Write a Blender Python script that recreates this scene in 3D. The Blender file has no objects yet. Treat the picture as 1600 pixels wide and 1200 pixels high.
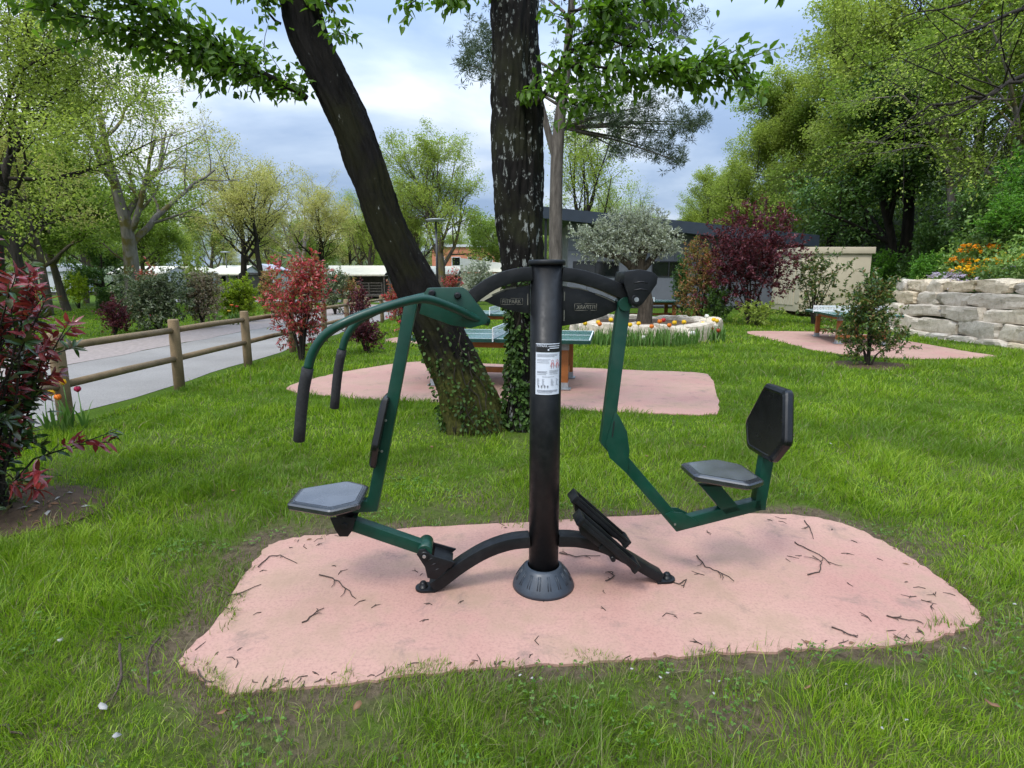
import bpy, bmesh, math, random
import numpy as np
from mathutils import Vector, Matrix

rnd = random.Random(7)
nr = np.random.default_rng(11)
S = bpy.context.scene
COL = S.collection

# ------------------------------------------------------------------ camera, sky, sun, exposure
F_PX, CAM_H, PITCH = 880.0, 1.6, math.atan(162 / 880.0)
cam_d = bpy.data.cameras.new("camera")
cam_d.sensor_width = 36.0
cam_d.lens = 36.0 * F_PX / 1600.0
cam_d.clip_start, cam_d.clip_end = 0.05, 3000.0
cam = bpy.data.objects.new("camera", cam_d)
cam.location = (0, 0, CAM_H)
cam.rotation_euler = (math.pi / 2 - PITCH, 0, 0)
COL.objects.link(cam)
S.camera = cam

SUN_EL, SUN_AZ = math.radians(56), math.radians(215)      # azimuth clockwise from +Y
sd = bpy.data.lights.new("sun", 'SUN')
sd.energy, sd.angle, sd.color = 1.5, math.radians(14), (1.0, 0.96, 0.9)
sun = bpy.data.objects.new("sun", sd)
COL.objects.link(sun)
to_sun = Vector((math.sin(SUN_AZ) * math.cos(SUN_EL), math.cos(SUN_AZ) * math.cos(SUN_EL), math.sin(SUN_EL)))
sun.rotation_euler = to_sun.to_track_quat('Z', 'Y').to_euler()
sun.location = to_sun * 50

W = bpy.data.worlds.new("World")
S.world = W
W.use_nodes = True
def build_world():
    nt = W.node_tree
    nt.nodes.clear()
    N = lambda t: nt.nodes.new(t)
    L = nt.links.new
    def math_(op, a, b=None, clamp=False):
        n = N('ShaderNodeMath'); n.operation = op; n.use_clamp = clamp
        for i, v in enumerate((a, b)):
            if v is None: continue
            if isinstance(v, (int, float)): n.inputs[i].default_value = v
            else: L(v, n.inputs[i])
        return n.outputs[0]
    out = N('ShaderNodeOutputWorld'); bg = N('ShaderNodeBackground')
    sky = N('ShaderNodeTexSky'); sky.sky_type = 'NISHITA'; sky.sun_disc = False
    sky.sun_elevation, sky.sun_rotation = SUN_EL, SUN_AZ
    tc = N('ShaderNodeTexCoord'); sep = N('ShaderNodeSeparateXYZ')
    L(tc.outputs['Generated'], sep.inputs[0])
    z = math_('MAXIMUM', sep.outputs['Z'], 0.0)
    zz = math_('ADD', z, 0.22)
    comb = N('ShaderNodeCombineXYZ')
    L(math_('DIVIDE', sep.outputs['X'], zz), comb.inputs[0])
    L(math_('DIVIDE', sep.outputs['Y'], zz), comb.inputs[1])
    nz = N('ShaderNodeTexNoise'); nz.inputs['Scale'].default_value = 0.95
    nz.inputs['Detail'].default_value = 7; nz.inputs['Roughness'].default_value = 0.5
    nz.inputs['Distortion'].default_value = 0.25
    mp = N('ShaderNodeMapping'); mp.inputs['Location'].default_value = (3.3, 1.2, 0.4)
    mp.inputs['Scale'].default_value = (1.0, 1.15, 1.0)
    L(comb.outputs[0], mp.inputs[0]); L(mp.outputs[0], nz.inputs['Vector'])
    cr = N('ShaderNodeValToRGB')
    e = cr.color_ramp.elements
    e[0].position, e[0].color = 0.40, (2.7, 3.7, 5.5, 1)
    e[1].position, e[1].color = 0.66, (9.0, 9.2, 9.6, 1)
    m = cr.color_ramp.elements.new(0.50); m.color = (4.4, 5.4, 6.9, 1)
    L(nz.outputs['Fac'], cr.inputs[0])
    mix = N('ShaderNodeMixRGB'); mix.inputs[0].default_value = 0.9
    L(sky.outputs[0], mix.inputs[1]); L(cr.outputs[0], mix.inputs[2])
    # overcast luminance: the cloud deck is brighter overhead than near the horizon
    zen = math_('ADD', math_('MULTIPLY', math_('POWER', z, 1.7), 2.6), 0.68)
    vm = N('ShaderNodeVectorMath'); vm.operation = 'SCALE'
    L(mix.outputs[0], vm.inputs[0]); L(zen, vm.inputs['Scale'])
    L(vm.outputs[0], bg.inputs['Color'])
    bg.inputs['Strength'].default_value = 0.1
    L(bg.outputs[0], out.inputs[0])
build_world()
S.view_settings.view_transform = 'Standard'
S.view_settings.look = 'None'
S.view_settings.exposure = 0.76
S.view_settings.gamma = 1.0
S.render.engine = 'CYCLES'
S.cycles.max_bounces = 6
S.cycles.transparent_max_bounces = 4
S.cycles.use_denoising = True

# ------------------------------------------------------------------ survey helpers (photo measurements -> places in metres)
def _ray(px, py):
    v = (600 - py) / F_PX
    return Vector(((px - 800) / F_PX, math.cos(PITCH) + v * math.sin(PITCH), -math.sin(PITCH) + v * math.cos(PITCH)))
def G(px, py, z=0.0):
    d = _ray(px, py); t = (z - CAM_H) / d.z
    return Vector((d.x * t, d.y * t, z))
def A(px, py, Y):
    d = _ray(px, py); t = Y / d.y
    return Vector((d.x * t, Y, CAM_H + d.z * t))
MC, MR = Vector((0.166, 2.75, 0.0)), math.radians(4)
MU, MN = Vector((math.cos(MR), math.sin(MR), 0)), Vector((math.sin(MR), -math.cos(MR), 0))
def P(px, py, n=0.0):
    d = _ray(px, py); o = Vector((0, 0, CAM_H)); c = MC + n * MN
    p = o + d * ((c - o).dot(MN) / d.dot(MN))
    return ((p - MC).dot(MU), p.z)

# ------------------------------------------------------------------ object helpers
def tag(o, label=None, cat=None, group=None, kind=None):
    if label: o['label'] = label
    if cat: o['category'] = cat
    if group: o['group'] = group
    if kind: o['kind'] = kind
    return o
def empty(name, loc=(0, 0, 0), rz=0.0, label=None, cat=None, group=None):
    o = bpy.data.objects.new(name, None)
    o.empty_display_size = 0.1
    o.location = loc; o.rotation_euler = (0, 0, rz)
    COL.objects.link(o)
    return tag(o, label, cat, group)
def copy_tree(o, parent=None, kids=None):
    if kids is None:
        kids = {}
        for c in bpy.data.objects:
            if c.parent: kids.setdefault(c.parent.name, []).append(c)
    c = o.copy(); COL.objects.link(c); c.parent = parent
    for ch in kids.get(o.name, []): copy_tree(ch, c, kids)
    return c
def link(name, me, mat=None, parent=None):
    o = bpy.data.objects.new(name, me); COL.objects.link(o)
    if mat is not None: me.materials.append(mat)
    if parent: o.parent = parent
    return o

class MB:
    def __init__(self): self.v, self.f, self.s = [], [], []
    def add(self, vs, fs, smooth=False):
        b = len(self.v)
        self.v += [tuple(p) for p in vs]
        self.f += [tuple(i + b for i in q) for q in fs]
        self.s += [smooth] * len(fs)
        return self
    def box(self, c, size, rot=None):
        hx, hy, hz = (s / 2 for s in size)
        vs = [Vector((x, y, z)) for x in (-hx, hx) for y in (-hy, hy) for z in (-hz, hz)]
        if rot is not None: vs = [rot @ p for p in vs]
        c = Vector(c)
        return self.add([p + c for p in vs], [(0, 1, 3, 2), (4, 6, 7, 5), (0, 4, 5, 1), (2, 3, 7, 6), (0, 2, 6, 4), (1, 5, 7, 3)])
    def span(self, lo, hi):
        return self.box([(a + b) / 2 for a, b in zip(lo, hi)], [abs(b - a) for a, b in zip(lo, hi)])
    def tube(self, pts, rad, k=10, cap=True, smooth=True):
        pts = [Vector(p) for p in pts]
        if isinstance(rad, (int, float)): rad = [rad] * len(pts)
        vs, fs = [], []
        u = None
        for i, p in enumerate(pts):
            a, b = pts[max(i - 1, 0)], pts[min(i + 1, len(pts) - 1)]
            t = (b - a).normalized()
            if u is None:
                u = t.orthogonal().normalized()
            else:
                u = (u - t * u.dot(t))
                u = u.normalized() if u.length > 1e-6 else t.orthogonal().normalized()
            w = t.cross(u)
            for j in range(k):
                an = 2 * math.pi * j / k
                vs.append(p + (u * math.cos(an) + w * math.sin(an)) * rad[i])
        for i in range(len(pts) - 1):
            for j in range(k):
                fs.append((i * k + j, i * k + (j + 1) % k, (i + 1) * k + (j + 1) % k, (i + 1) * k + j))
        self.add(vs, fs, smooth)
        if cap:
            b = len(self.v) - len(vs)
            self.f.append(tuple(b + j for j in reversed(range(k)))); self.s.append(False)
            self.f.append(tuple(b + (len(pts) - 1) * k + j for j in range(k))); self.s.append(False)
        return self
    def lathe(self, prof, k=32, c=(0, 0, 0), smooth=True):
        c = Vector(c); vs, fs = [], []
        for r, z in prof:
            for j in range(k):
                an = 2 * math.pi * j / k
                vs.append(c + Vector((r * math.cos(an), r * math.sin(an), z)))
        for i in range(len(prof) - 1):
            for j in range(k):
                fs.append((i * k + j, i * k + (j + 1) % k, (i + 1) * k + (j + 1) % k, (i + 1) * k + j))
        return self.add(vs, fs, smooth)
    def prism(self, poly, y0, y1):
        """polygon in x-z, extruded along y"""
        n = len(poly)
        vs = [(x, y0, z) for x, z in poly] + [(x, y1, z) for x, z in poly]
        fs = [tuple(range(n)), tuple(reversed(range(n, 2 * n)))]
        fs += [((i + 1) % n, i, i + n, (i + 1) % n + n) for i in range(n)]
        return self.add(vs, fs)
    def slab(self, poly, z0, z1):
        n = len(poly)
        vs = [(p[0], p[1], z0) for p in poly] + [(p[0], p[1], z1) for p in poly]
        fs = [tuple(reversed(range(n))), tuple(range(n, 2 * n))]
        fs += [(i, (i + 1) % n, (i + 1) % n + n, i + n) for i in range(n)]
        return self.add(vs, fs)
    def rtube(self, pts, w, d, y=0.0, w1=None):
        """rectangular tube: centre line in x-z (mitred corners), in-plane width w, depth d about y"""
        n = len(pts); left, right = [], []
        for i in range(n):
            p = Vector(pts[i])
            ww = w if w1 is None else w + (w1 - w) * i / (n - 1)
            a = (p - Vector(pts[i - 1])).normalized() if i else (Vector(pts[1]) - p).normalized()
            b = (Vector(pts[i + 1]) - p).normalized() if i < n - 1 else a
            na, nb = Vector((-a.y, a.x)), Vector((-b.y, b.x))
            m = (na + nb).normalized(); m = m * (ww / 2 / max(0.3, m.dot(na)))
            left.append(p + m); right.append(p - m)
        vs, fs = [], []
        for l, r in zip(left, right):
            vs += [(l.x, y - d / 2, l.y), (l.x, y + d / 2, l.y), (r.x, y + d / 2, r.y), (r.x, y - d / 2, r.y)]
        for i in range(n - 1):
            for j in range(4):
                fs.append((i * 4 + j, i * 4 + (j + 1) % 4, i * 4 + 4 + (j + 1) % 4, i * 4 + 4 + j))
        fs += [(3, 2, 1, 0), tuple((n - 1) * 4 + j for j in range(4))]
        return self.add(vs, fs)
    def build(self, name, mat=None, parent=None, bevel=0.0, seg=2):
        me = bpy.data.meshes.new(name)
        me.from_pydata(self.v, [], self.f)
        me.polygons.foreach_set('use_smooth', self.s)
        bm = bmesh.new(); bm.from_mesh(me)
        bmesh.ops.recalc_face_normals(bm, faces=bm.faces)
        if bevel:
            es = [e for e in bm.edges if len(e.link_faces) == 2 and e.calc_face_angle(0) > 0.6]
            bmesh.ops.bevel(bm, geom=es, offset=bevel, segments=seg, affect='EDGES', profile=0.6, clamp_overlap=True)
            for f in bm.faces: f.smooth = True
        bm.to_mesh(me); bm.free()
        if bevel:
            me.set_sharp_from_angle(angle=math.radians(42))
        me.update()
        return link(name, me, mat, parent)

def np_mesh(name, V, quads=None, tris=None, mat=None, parent=None, smooth=False):
    me = bpy.data.meshes.new(name)
    nq = 0 if quads is None else len(quads); ntr = 0 if tris is None else len(tris)
    li, ls = [], []
    if nq: li.append(np.asarray(quads, np.int32).ravel()); ls.append(np.arange(nq) * 4)
    if ntr: li.append(np.asarray(tris, np.int32).ravel()); ls.append(nq * 4 + np.arange(ntr) * 3)
    li = np.concatenate(li); ls = np.concatenate(ls).astype(np.int32)
    me.vertices.add(len(V)); me.vertices.foreach_set('co', np.asarray(V, np.float32).ravel())
    me.loops.add(len(li)); me.loops.foreach_set('vertex_index', li)
    me.polygons.add(len(ls)); me.polygons.foreach_set('loop_start', ls)
    me.update(calc_edges=True)
    if smooth: me.polygons.foreach_set('use_smooth', np.ones(len(ls), bool))
    return link(name, me, mat, parent)

def unit(a): return a / np.maximum(np.linalg.norm(a, axis=-1, keepdims=True), 1e-9)
def leaf_arrays(c, tip, length, width, fold=0.25, hi=False, droop=0.15):
    """c (N,3) leaf bases, tip (N,3) directions; returns verts and triangles/quads of one folded leaf each"""
    n = len(c); tip = unit(np.asarray(tip, float))
    r = nr.normal(size=(n, 3)); r[:, 2] += 1.6
    nor = unit(r - tip * (r * tip).sum(1, keepdims=True))
    side = np.cross(tip, nor)
    ln = length * nr.uniform(0.7, 1.25, (n, 1)); wd = width * nr.uniform(0.75, 1.2, (n, 1))
    if not hi:
        V = np.stack([c, c + tip * ln * .45 + side * wd / 2 + nor * wd * fold, c + tip * ln - nor * ln * droop, c + tip * ln * .45 - side * wd / 2 + nor * wd * fold], 1)
        b = (np.arange(n) * 4)[:, None]
        T = np.concatenate([b + np.array([[0, 1, 2]]), b + np.array([[0, 2, 3]])])
        return V.reshape(-1, 3), T
    up = nor * wd * fold
    V = np.stack([c, c + tip * ln * .28 + side * wd * .42 + up, c + tip * ln * .65 + side * wd * .4 + up * .8 - nor * ln * droop * .4,
                  c + tip * ln - nor * ln * droop, c + tip * ln * .65 - side * wd * .4 + up * .8 - nor * ln * droop * .4, c + tip * ln * .28 - side * wd * .42 + up,
                  c + tip * ln * .3, c + tip * ln * .65 - nor * ln * droop * .4], 1)
    b = (np.arange(n) * 8)[:, None]
    tr = [(0, 1, 6), (1, 2, 7), (1, 7, 6), (2, 3, 7), (0, 6, 5), (5, 6, 7), (5, 7, 4), (4, 7, 3)]
    T = np.concatenate([b + np.array([t]) for t in tr])
    return V.reshape(-1, 3), T
def leaves(name, c, tip, length, width, mat, parent=None, **k):
    V, T = leaf_arrays(np.asarray(c, float), np.asarray(tip, float), length, width, **k)
    return np_mesh(name, V, tris=T, mat=mat, parent=parent)

_K = nr.normal(size=(14, 2)); _K = _K / np.linalg.norm(_K, axis=1, keepdims=True) * np.geomspace(0.4, 3.2, 14)[:, None]
_PH = nr.uniform(0, 6.28, 14)
def patch(x, y, s=1.0):
    """smooth patchiness about 0, +-1"""
    x = np.asarray(x, float); y = np.asarray(y, float)
    q = sum(np.sin(s * (x * k[0] + y * k[1]) * 2 + p) for k, p in zip(_K, _PH))
    return q / 4.0

# ------------------------------------------------------------------ materials
def nodes(name):
    m = bpy.data.materials.new(name); m.use_nodes = True
    nt = m.node_tree
    return m, nt, nt.nodes['Principled BSDF'], nt.nodes['Material Output']
def ramp(nt, fac, stops):
    r = nt.nodes.new('ShaderNodeValToRGB'); e = r.color_ramp.elements
    while len(e) < len(stops): e.new(0.5)
    for k, (p, c) in zip(e, stops):
        k.position = p; k.color = (*c, 1)
    nt.links.new(fac, r.inputs[0]); return r.outputs[0]
def noise(nt, scale, detail=4, rough=0.55, coord='Object', dist=0.0, stretch=None):
    tc = nt.nodes.new('ShaderNodeTexCoord'); n = nt.nodes.new('ShaderNodeTexNoise')
    n.inputs['Scale'].default_value = scale; n.inputs['Detail'].default_value = detail
    n.inputs['Roughness'].default_value = rough; n.inputs['Distortion'].default_value = dist
    v = tc.outputs[coord]
    if stretch:
        mp = nt.nodes.new('ShaderNodeMapping'); mp.inputs['Scale'].default_value = stretch
        nt.links.new(v, mp.inputs[0]); v = mp.outputs[0]
    nt.links.new(v, n.inputs['Vector']); return n.outputs['Fac']
def mixc(nt, fac, a, b, mode='MIX'):
    m = nt.nodes.new('ShaderNodeMixRGB'); m.blend_type = mode
    for i, v in zip((0, 1, 2), (fac, a, b)):
        if isinstance(v, (int, float)): m.inputs[i].default_value = v
        elif isinstance(v, tuple): m.inputs[i].default_value = (*v, 1)
        else: nt.links.new(v, m.inputs[i])
    return m.outputs[0]
def bump(nt, bsdf, h, strength=0.4, dist=0.02):
    b = nt.nodes.new('ShaderNodeBump'); b.inputs['Strength'].default_value = strength
    b.inputs['Distance'].default_value = dist
    nt.links.new(h, b.inputs['Height']); nt.links.new(b.outputs[0], bsdf.inputs['Normal'])
def paint(name, col, rough=0.45, var=0.25, scale=9.0, bmp=0.0, spec=0.5, metal=0.0, fine=0.0, wear=False):
    m, nt, b, o = nodes(name)
    f = noise(nt, scale, 6)
    dark = tuple(c * (1 - var) for c in col); lite = tuple(min(1, c * (1 + var)) for c in col)
    c = ramp(nt, f, [(0.3, dark), (0.7, lite)])
    if fine:
        c = mixc(nt, fine, c, ramp(nt, noise(nt, scale * 25, 3), [(0.35, dark), (0.65, lite)]))
    nt.links.new(c, b.inputs['Base Color'])
    b.inputs['Roughness'].default_value = rough; b.inputs['Metallic'].default_value = metal
    b.inputs['Specular IOR Level'].default_value = spec
    if wear:
        sc = ramp(nt, noise(nt, 30, 5, 0.7, stretch=(1, 1, .12)), [(0.70, (0, 0, 0)), (0.74, (.5, .5, .5))])
        c = mixc(nt, sc, c, tuple(min(1, v * 4 + .03) for v in col))
        dd = ramp(nt, noise(nt, 7, 8, 0.75), [(0.5, (0, 0, 0)), (0.75, (.07, .07, .07))])
        c = mixc(nt, dd, c, (0.16, 0.145, 0.12))
        nt.links.new(c, b.inputs['Base Color'])
    rr = ramp(nt, noise(nt, scale * 2.3, 5), [(0.3, (rough * .8,) * 3), (0.75, (min(1, rough * 1.35),) * 3)])
    nt.links.new(rr, b.inputs['Roughness'])
    if bmp: bump(nt, b, noise(nt, scale * 8, 4), bmp, 0.004)
    return m
def leafmat(name, cols, transl=0.35, rough=0.5, spec=0.3, clump=None):
    """cols: colours picked per leaf"""
    m, nt, b, o = nodes(name)
    g = nt.nodes.new('ShaderNodeNewGeometry')
    st = [(i / max(1, len(cols) - 1), c) for i, c in enumerate(cols)]
    c = ramp(nt, g.outputs['Random Per Island'], st)
    if clump:
        f = noise(nt, clump[0], 2)
        c = mixc(nt, ramp(nt, f, [(0.4, (0, 0, 0)), (0.62, (1, 1, 1))]), c, mixc(nt, 0.75, c, clump[1]))
    nt.links.new(c, b.inputs['Base Color'])
    b.inputs['Roughness'].default_value = rough; b.inputs['Specular IOR Level'].default_value = spec
    if transl:
        t = nt.nodes.new('ShaderNodeBsdfTranslucent'); x = nt.nodes.new('ShaderNodeMixShader')
        tcol = mixc(nt, 1.0, c, (1.5, 1.55, 0.9), 'MULTIPLY')
        nt.links.new(tcol, t.inputs[0]); x.inputs[0].default_value = transl
        nt.links.new(b.outputs[0], x.inputs[1]); nt.links.new(t.outputs[0], x.inputs[2])
        nt.links.new(x.outputs[0], o.inputs[0])
    return m
def barkmat(name, dark, lite, lichen=None, moss=None, scale=6.0, la=0.62, moss_h=None):
    m, nt, b, o = nodes(name)
    f = noise(nt, scale, 8, 0.65, stretch=(2.2, 2.2, 0.35))
    c = ramp(nt, f, [(0.32, dark), (0.68, lite)])
    if moss:
        c = mixc(nt, ramp(nt, noise(nt, 1.6, 5), [(0.50, (0, 0, 0)), (0.62, (1, 1, 1))]), c, moss)
    if lichen:
        l = noise(nt, scale * 1.9, 6, 0.7, stretch=(1.2, 1.2, .6))
        c = mixc(nt, ramp(nt, l, [(la, (0, 0, 0)), (la + .035, (1, 1, 1))]), c, lichen)
    if moss_h:
        tc = nt.nodes.new('ShaderNodeTexCoord'); sp = nt.nodes.new('ShaderNodeSeparateXYZ'); nt.links.new(tc.outputs['Object'], sp.inputs[0])
        mr = nt.nodes.new('ShaderNodeMapRange'); mr.inputs[1].default_value = 0.1; mr.inputs[2].default_value = moss_h; mr.inputs[3].default_value = 1.0; mr.inputs[4].default_value = 0.0
        nt.links.new(sp.outputs['Z'], mr.inputs[0])
        mk = ramp(nt, mixc(nt, 0.5, mr.outputs[0], noise(nt, 3.5, 7, .7)), [(0.46, (0, 0, 0)), (0.62, (.9, .9, .9))])
        c = mixc(nt, mk, c, ramp(nt, noise(nt, 40, 4), [(0.3, (0.022, 0.026, 0.006)), (0.7, (0.075, 0.075, 0.016))]))
    nt.links.new(c, b.inputs['Base Color']); b.inputs['Roughness'].default_value = 0.9
    b.inputs['Specular IOR Level'].default_value = 0.15
    bump(nt, b, f, 0.9, 0.03)
    return m

M = {}
M['black'] = paint('black_powder_coat', (0.0055, 0.0065, 0.008), 0.42, 0.3, 14, 0.05, 0.28, wear=True)
M['grip'] = paint('grip_foam', (0.011, 0.011, 0.012), 0.8, 0.2, 30, 0.2)
M['green'] = paint('green_powder_coat', (0.002, 0.038, 0.024), 0.36, 0.16, 10, 0.05, 0.4, wear=True)
M['pad_black'] = paint('seat_plastic', (0.020, 0.021, 0.024), 0.24, 0.3, 8, 0.0, 1.0)
M['panel'] = paint('sky_sheen_seat_panel', (0.075, 0.08, 0.09), 0.15, 0.25, 6, 0.0, 1.0)  # paler base colour paints in the sky reflection on the seat tops
M['back_black'] = paint('backrest_plastic', (0.006, 0.0065, 0.007), 0.22, 0.25, 8, 0.0, 0.4)
M['cover'] = paint('cover_plastic', (0.028, 0.038, 0.052), 0.45, 0.2, 14, 0.1)
M['steel'] = paint('steel', (0.42, 0.43, 0.45), 0.35, 0.2, 30, 0, 0.5, 0.9)
M['sign_white'] = paint('label_white', (0.62, 0.66, 0.74), 0.35, 0.05, 20)
M['sign_dark'] = paint('label_dark', (0.012, 0.012, 0.014), 0.4, 0.1, 20)
M['sign_ink'] = paint('label_ink', (0.16, 0.17, 0.2), 0.5, 0.1, 20)
M['sign_red'] = paint('label_red', (0.5, 0.14, 0.14), 0.5, 0.1, 20)
M['letter'] = paint('letter_pale', (0.13, 0.125, 0.10), 0.6, 0.25, 40)
M['wood'] = paint('weathered_wood', (0.19, 0.135, 0.075), 0.8, 0.4, 5, 0.3, 0.3, 0, 0.5)
M['table_wood'] = paint('table_timber', (0.30, 0.105, 0.028), 0.5, 0.3, 6, 0.1, 0.4, 0, 0.4)
M['table_green'] = paint('table_top', (0.035, 0.115, 0.095), 0.28, 0.15, 6, 0, 0.55)
M['table_edge'] = paint('table_edge', (0.008, 0.05, 0.038), 0.4, 0.15, 6)
M['white_paint'] = paint('white_paint', (0.72, 0.74, 0.76), 0.5, 0.06, 8)
M['galv'] = paint('galvanised', (0.30, 0.32, 0.34), 0.5, 0.2, 20, 0, 0.5, 0.4)
M['wall_grey'] = paint('building_cladding', (0.115, 0.125, 0.15), 0.55, 0.08, 1.5)
M['roof_dark'] = paint('roof_fascia', (0.02, 0.03, 0.046), 0.45, 0.15, 2)
M['glass'] = paint('dark_glass', (0.008, 0.010, 0.011), 0.08, 0.2, 2, 0, 0.6)
M['frame_dark'] = paint('dark_frame', (0.015, 0.017, 0.02), 0.4, 0.2, 8)
M['beige'] = paint('beige_render', (0.50, 0.435, 0.32), 0.8, 0.10, 1.8, 0.2, 0.2, 0, 0.3)
M['concrete'] = paint('pale_concrete', (0.36, 0.34, 0.31), 0.85, 0.2, 4, 0.3, 0.2, 0, 0.4)
M['cream'] = paint('cream_roof', (0.50, 0.47, 0.37), 0.6, 0.10, 3)
M['white_wall'] = paint('white_cladding', (0.46, 0.47, 0.50), 0.6, 0.10, 2)
M['lilac_roof'] = paint('grey_roof', (0.36, 0.37, 0.43), 0.6, 0.12, 2)
M['deck'] = paint('deck_timber', (0.085, 0.072, 0.062), 0.8, 0.3, 4)
M['brick'] = paint('orange_brick', (0.46, 0.17, 0.10), 0.8, 0.18, 3)
M['twig'] = paint('twig_bark', (0.045, 0.028, 0.020), 0.85, 0.4, 20)
M['litter'] = paint('white_litter', (0.30, 0.29, 0.27), 0.7, 0.15, 20)
M['brown_leaf'] = paint('dry_leaf', (0.17, 0.085, 0.04), 0.8, 0.35, 20)
M['stem'] = leafmat('stem_green', [(0.06, 0.15, 0.03), (0.09, 0.19, 0.04)], 0.1)
M['tulip_leaf'] = leafmat('tulip_leaf', [(0.055, 0.13, 0.028), (0.09, 0.18, 0.035), (0.15, 0.24, 0.07)], 0.3, 0.55, 0.2)
for nm, c in dict(yellow=(0.8, 0.5, 0.02), red=(0.5, 0.03, 0.03), orange=(0.75, 0.2, 0.02), white=(0.78, 0.78, 0.72), crimson=(0.36, 0.01, 0.06), brick=(0.34, 0.05, 0.02)).items():
    M['petal_' + nm] = paint('petal_' + nm, c, 0.5, 0.25, 25)

def mat_pad():
    m, nt, b, o = nodes('pink_concrete')
    base = ramp(nt, noise(nt, 1.3, 5), [(0.3, (0.365, 0.198, 0.163)), (0.5, (0.395, 0.232, 0.187)), (0.7, (0.405, 0.258, 0.194))])
    sp = ramp(nt, noise(nt, 70, 3, 0.7), [(0.30, (0.62, 0.62, 0.62)), (0.5, (1, 1, 1)), (0.72, (1.12, 1.12, 1.12))])
    c = mixc(nt, 0.55, base, sp, 'MULTIPLY')
    st = ramp(nt, noise(nt, 2.6, 8, 0.7), [(0.47, (0, 0, 0)), (0.70, (0.9, 0.9, 0.9))])
    c = mixc(nt, st, c, (0.30, 0.20, 0.14))
    st2 = ramp(nt, noise(nt, 3.7, 9, 0.75, dist=0.6), [(0.55, (0, 0, 0)), (0.72, (0.85, 0.85, 0.85))])
    c = mixc(nt, st2, c, (0.17, 0.125, 0.105))
    fl = ramp(nt, noise(nt, 260, 2, 0.5), [(0.27, (0.35, 0.35, 0.35)), (0.33, (0, 0, 0))])
    c = mixc(nt, fl, c, (0.2, 0.10, 0.08))
    nt.links.new(c, b.inputs['Base Color']); b.inputs['Roughness'].default_value = 0.85
    b.inputs['Specular IOR Level'].default_value = 0.2
    bump(nt, b, noise(nt, 120, 4, 0.7), 0.35, 0.004)
    return m
M['pink'] = mat_pad()
def mat_ground():
    m, nt, b, o = nodes('lawn_soil')
    c1 = ramp(nt, noise(nt, 0.9, 6, 0.6), [(0.32, (0.045, 0.082, 0.006)), (0.58, (0.065, 0.115, 0.008)), (0.75, (0.095, 0.125, 0.02))])
    fine = ramp(nt, noise(nt, 38, 5, 0.75), [(0.34, (0.5, 0.5, 0.5)), (0.66, (1.35, 1.35, 1.35))])
    c = mixc(nt, 0.8, c1, fine, 'MULTIPLY')
    tc = nt.nodes.new('ShaderNodeTexCoord'); sp = nt.nodes.new('ShaderNodeSeparateXYZ')
    nt.links.new(tc.outputs['Object'], sp.inputs[0])
    # bare earth worn into the nearer turf
    mr = nt.nodes.new('ShaderNodeMapRange'); mr.inputs[1].default_value = 3.0; mr.inputs[2].default_value = 6.5
    mr.inputs[3].default_value = 1.0; mr.inputs[4].default_value = 0.0
    nt.links.new(sp.outputs['Y'], mr.inputs[0])
    e = ramp(nt, noise(nt, 1.7, 7, 0.65), [(0.40, (0, 0, 0)), (0.6, (1, 1, 1))])
    em = mixc(nt, 1.0, e, mr.outputs[0], 'MULTIPLY')
    wa = nt.nodes.new('ShaderNodeAttribute'); wa.attribute_name = 'worn'
    wn = ramp(nt, mixc(nt, 0.45, wa.outputs['Fac'], noise(nt, 14, 6, 0.7)), [(0.40, (0, 0, 0)), (0.58, (1, 1, 1))])
    wn = mixc(nt, 1.0, wn, ramp(nt, wa.outputs['Fac'], [(0.02, (0, 0, 0)), (0.12, (1, 1, 1))]), 'MULTIPLY')
    em = mixc(nt, 1.0, em, wn, 'LIGHTEN')
    earth = ramp(nt, noise(nt, 25, 6, 0.7), [(0.3, (0.045, 0.034, 0.020)), (0.7, (0.145, 0.112, 0.072))])
    c = mixc(nt, em, c, earth)
    nt.links.new(c, b.inputs['Base Color']); b.inputs['Roughness'].default_value = 0.95
    b.inputs['Specular IOR Level'].default_value = 0.1
    bump(nt, b, noise(nt, 30, 6, 0.7), 0.8, 0.03)
    return m
M['ground'] = mat_ground()

def mat_asphalt():
    m, nt, b, o = nodes('asphalt')
    c = ramp(nt, noise(nt, 0.5, 5), [(0.3, (0.195, 0.182, 0.168)), (0.7, (0.265, 0.25, 0.232))])
    c = mixc(nt, 0.6, c, ramp(nt, noise(nt, 55, 3, 0.7), [(0.3, (0.6, 0.6, 0.6)), (0.7, (1.25, 1.25, 1.25))]), 'MULTIPLY')
    nt.links.new(c, b.inputs['Base Color']); b.inputs['Roughness'].default_value = 0.9
    b.inputs['Specular IOR Level'].default_value = 0.12
    bump(nt, b, noise(nt, 80, 3), 0.4, 0.01)
    return m
M['asphalt'] = mat_asphalt()
def mat_strip():
    m, nt, b, o = nodes('pink_gravel')
    c = ramp(nt, noise(nt, 9, 6, 0.7), [(0.3, (0.17, 0.14, 0.125)), (0.7, (0.31, 0.255, 0.23))])
    nt.links.new(c, b.inputs['Base Color']); b.inputs['Roughness'].default_value = 0.9
    return m
M['strip'] = mat_strip()
M['earth'] = paint('mulch', (0.085, 0.058, 0.038), 0.95, 0.6, 14, 0.8, 0.1, 0, 0.6)
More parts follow.
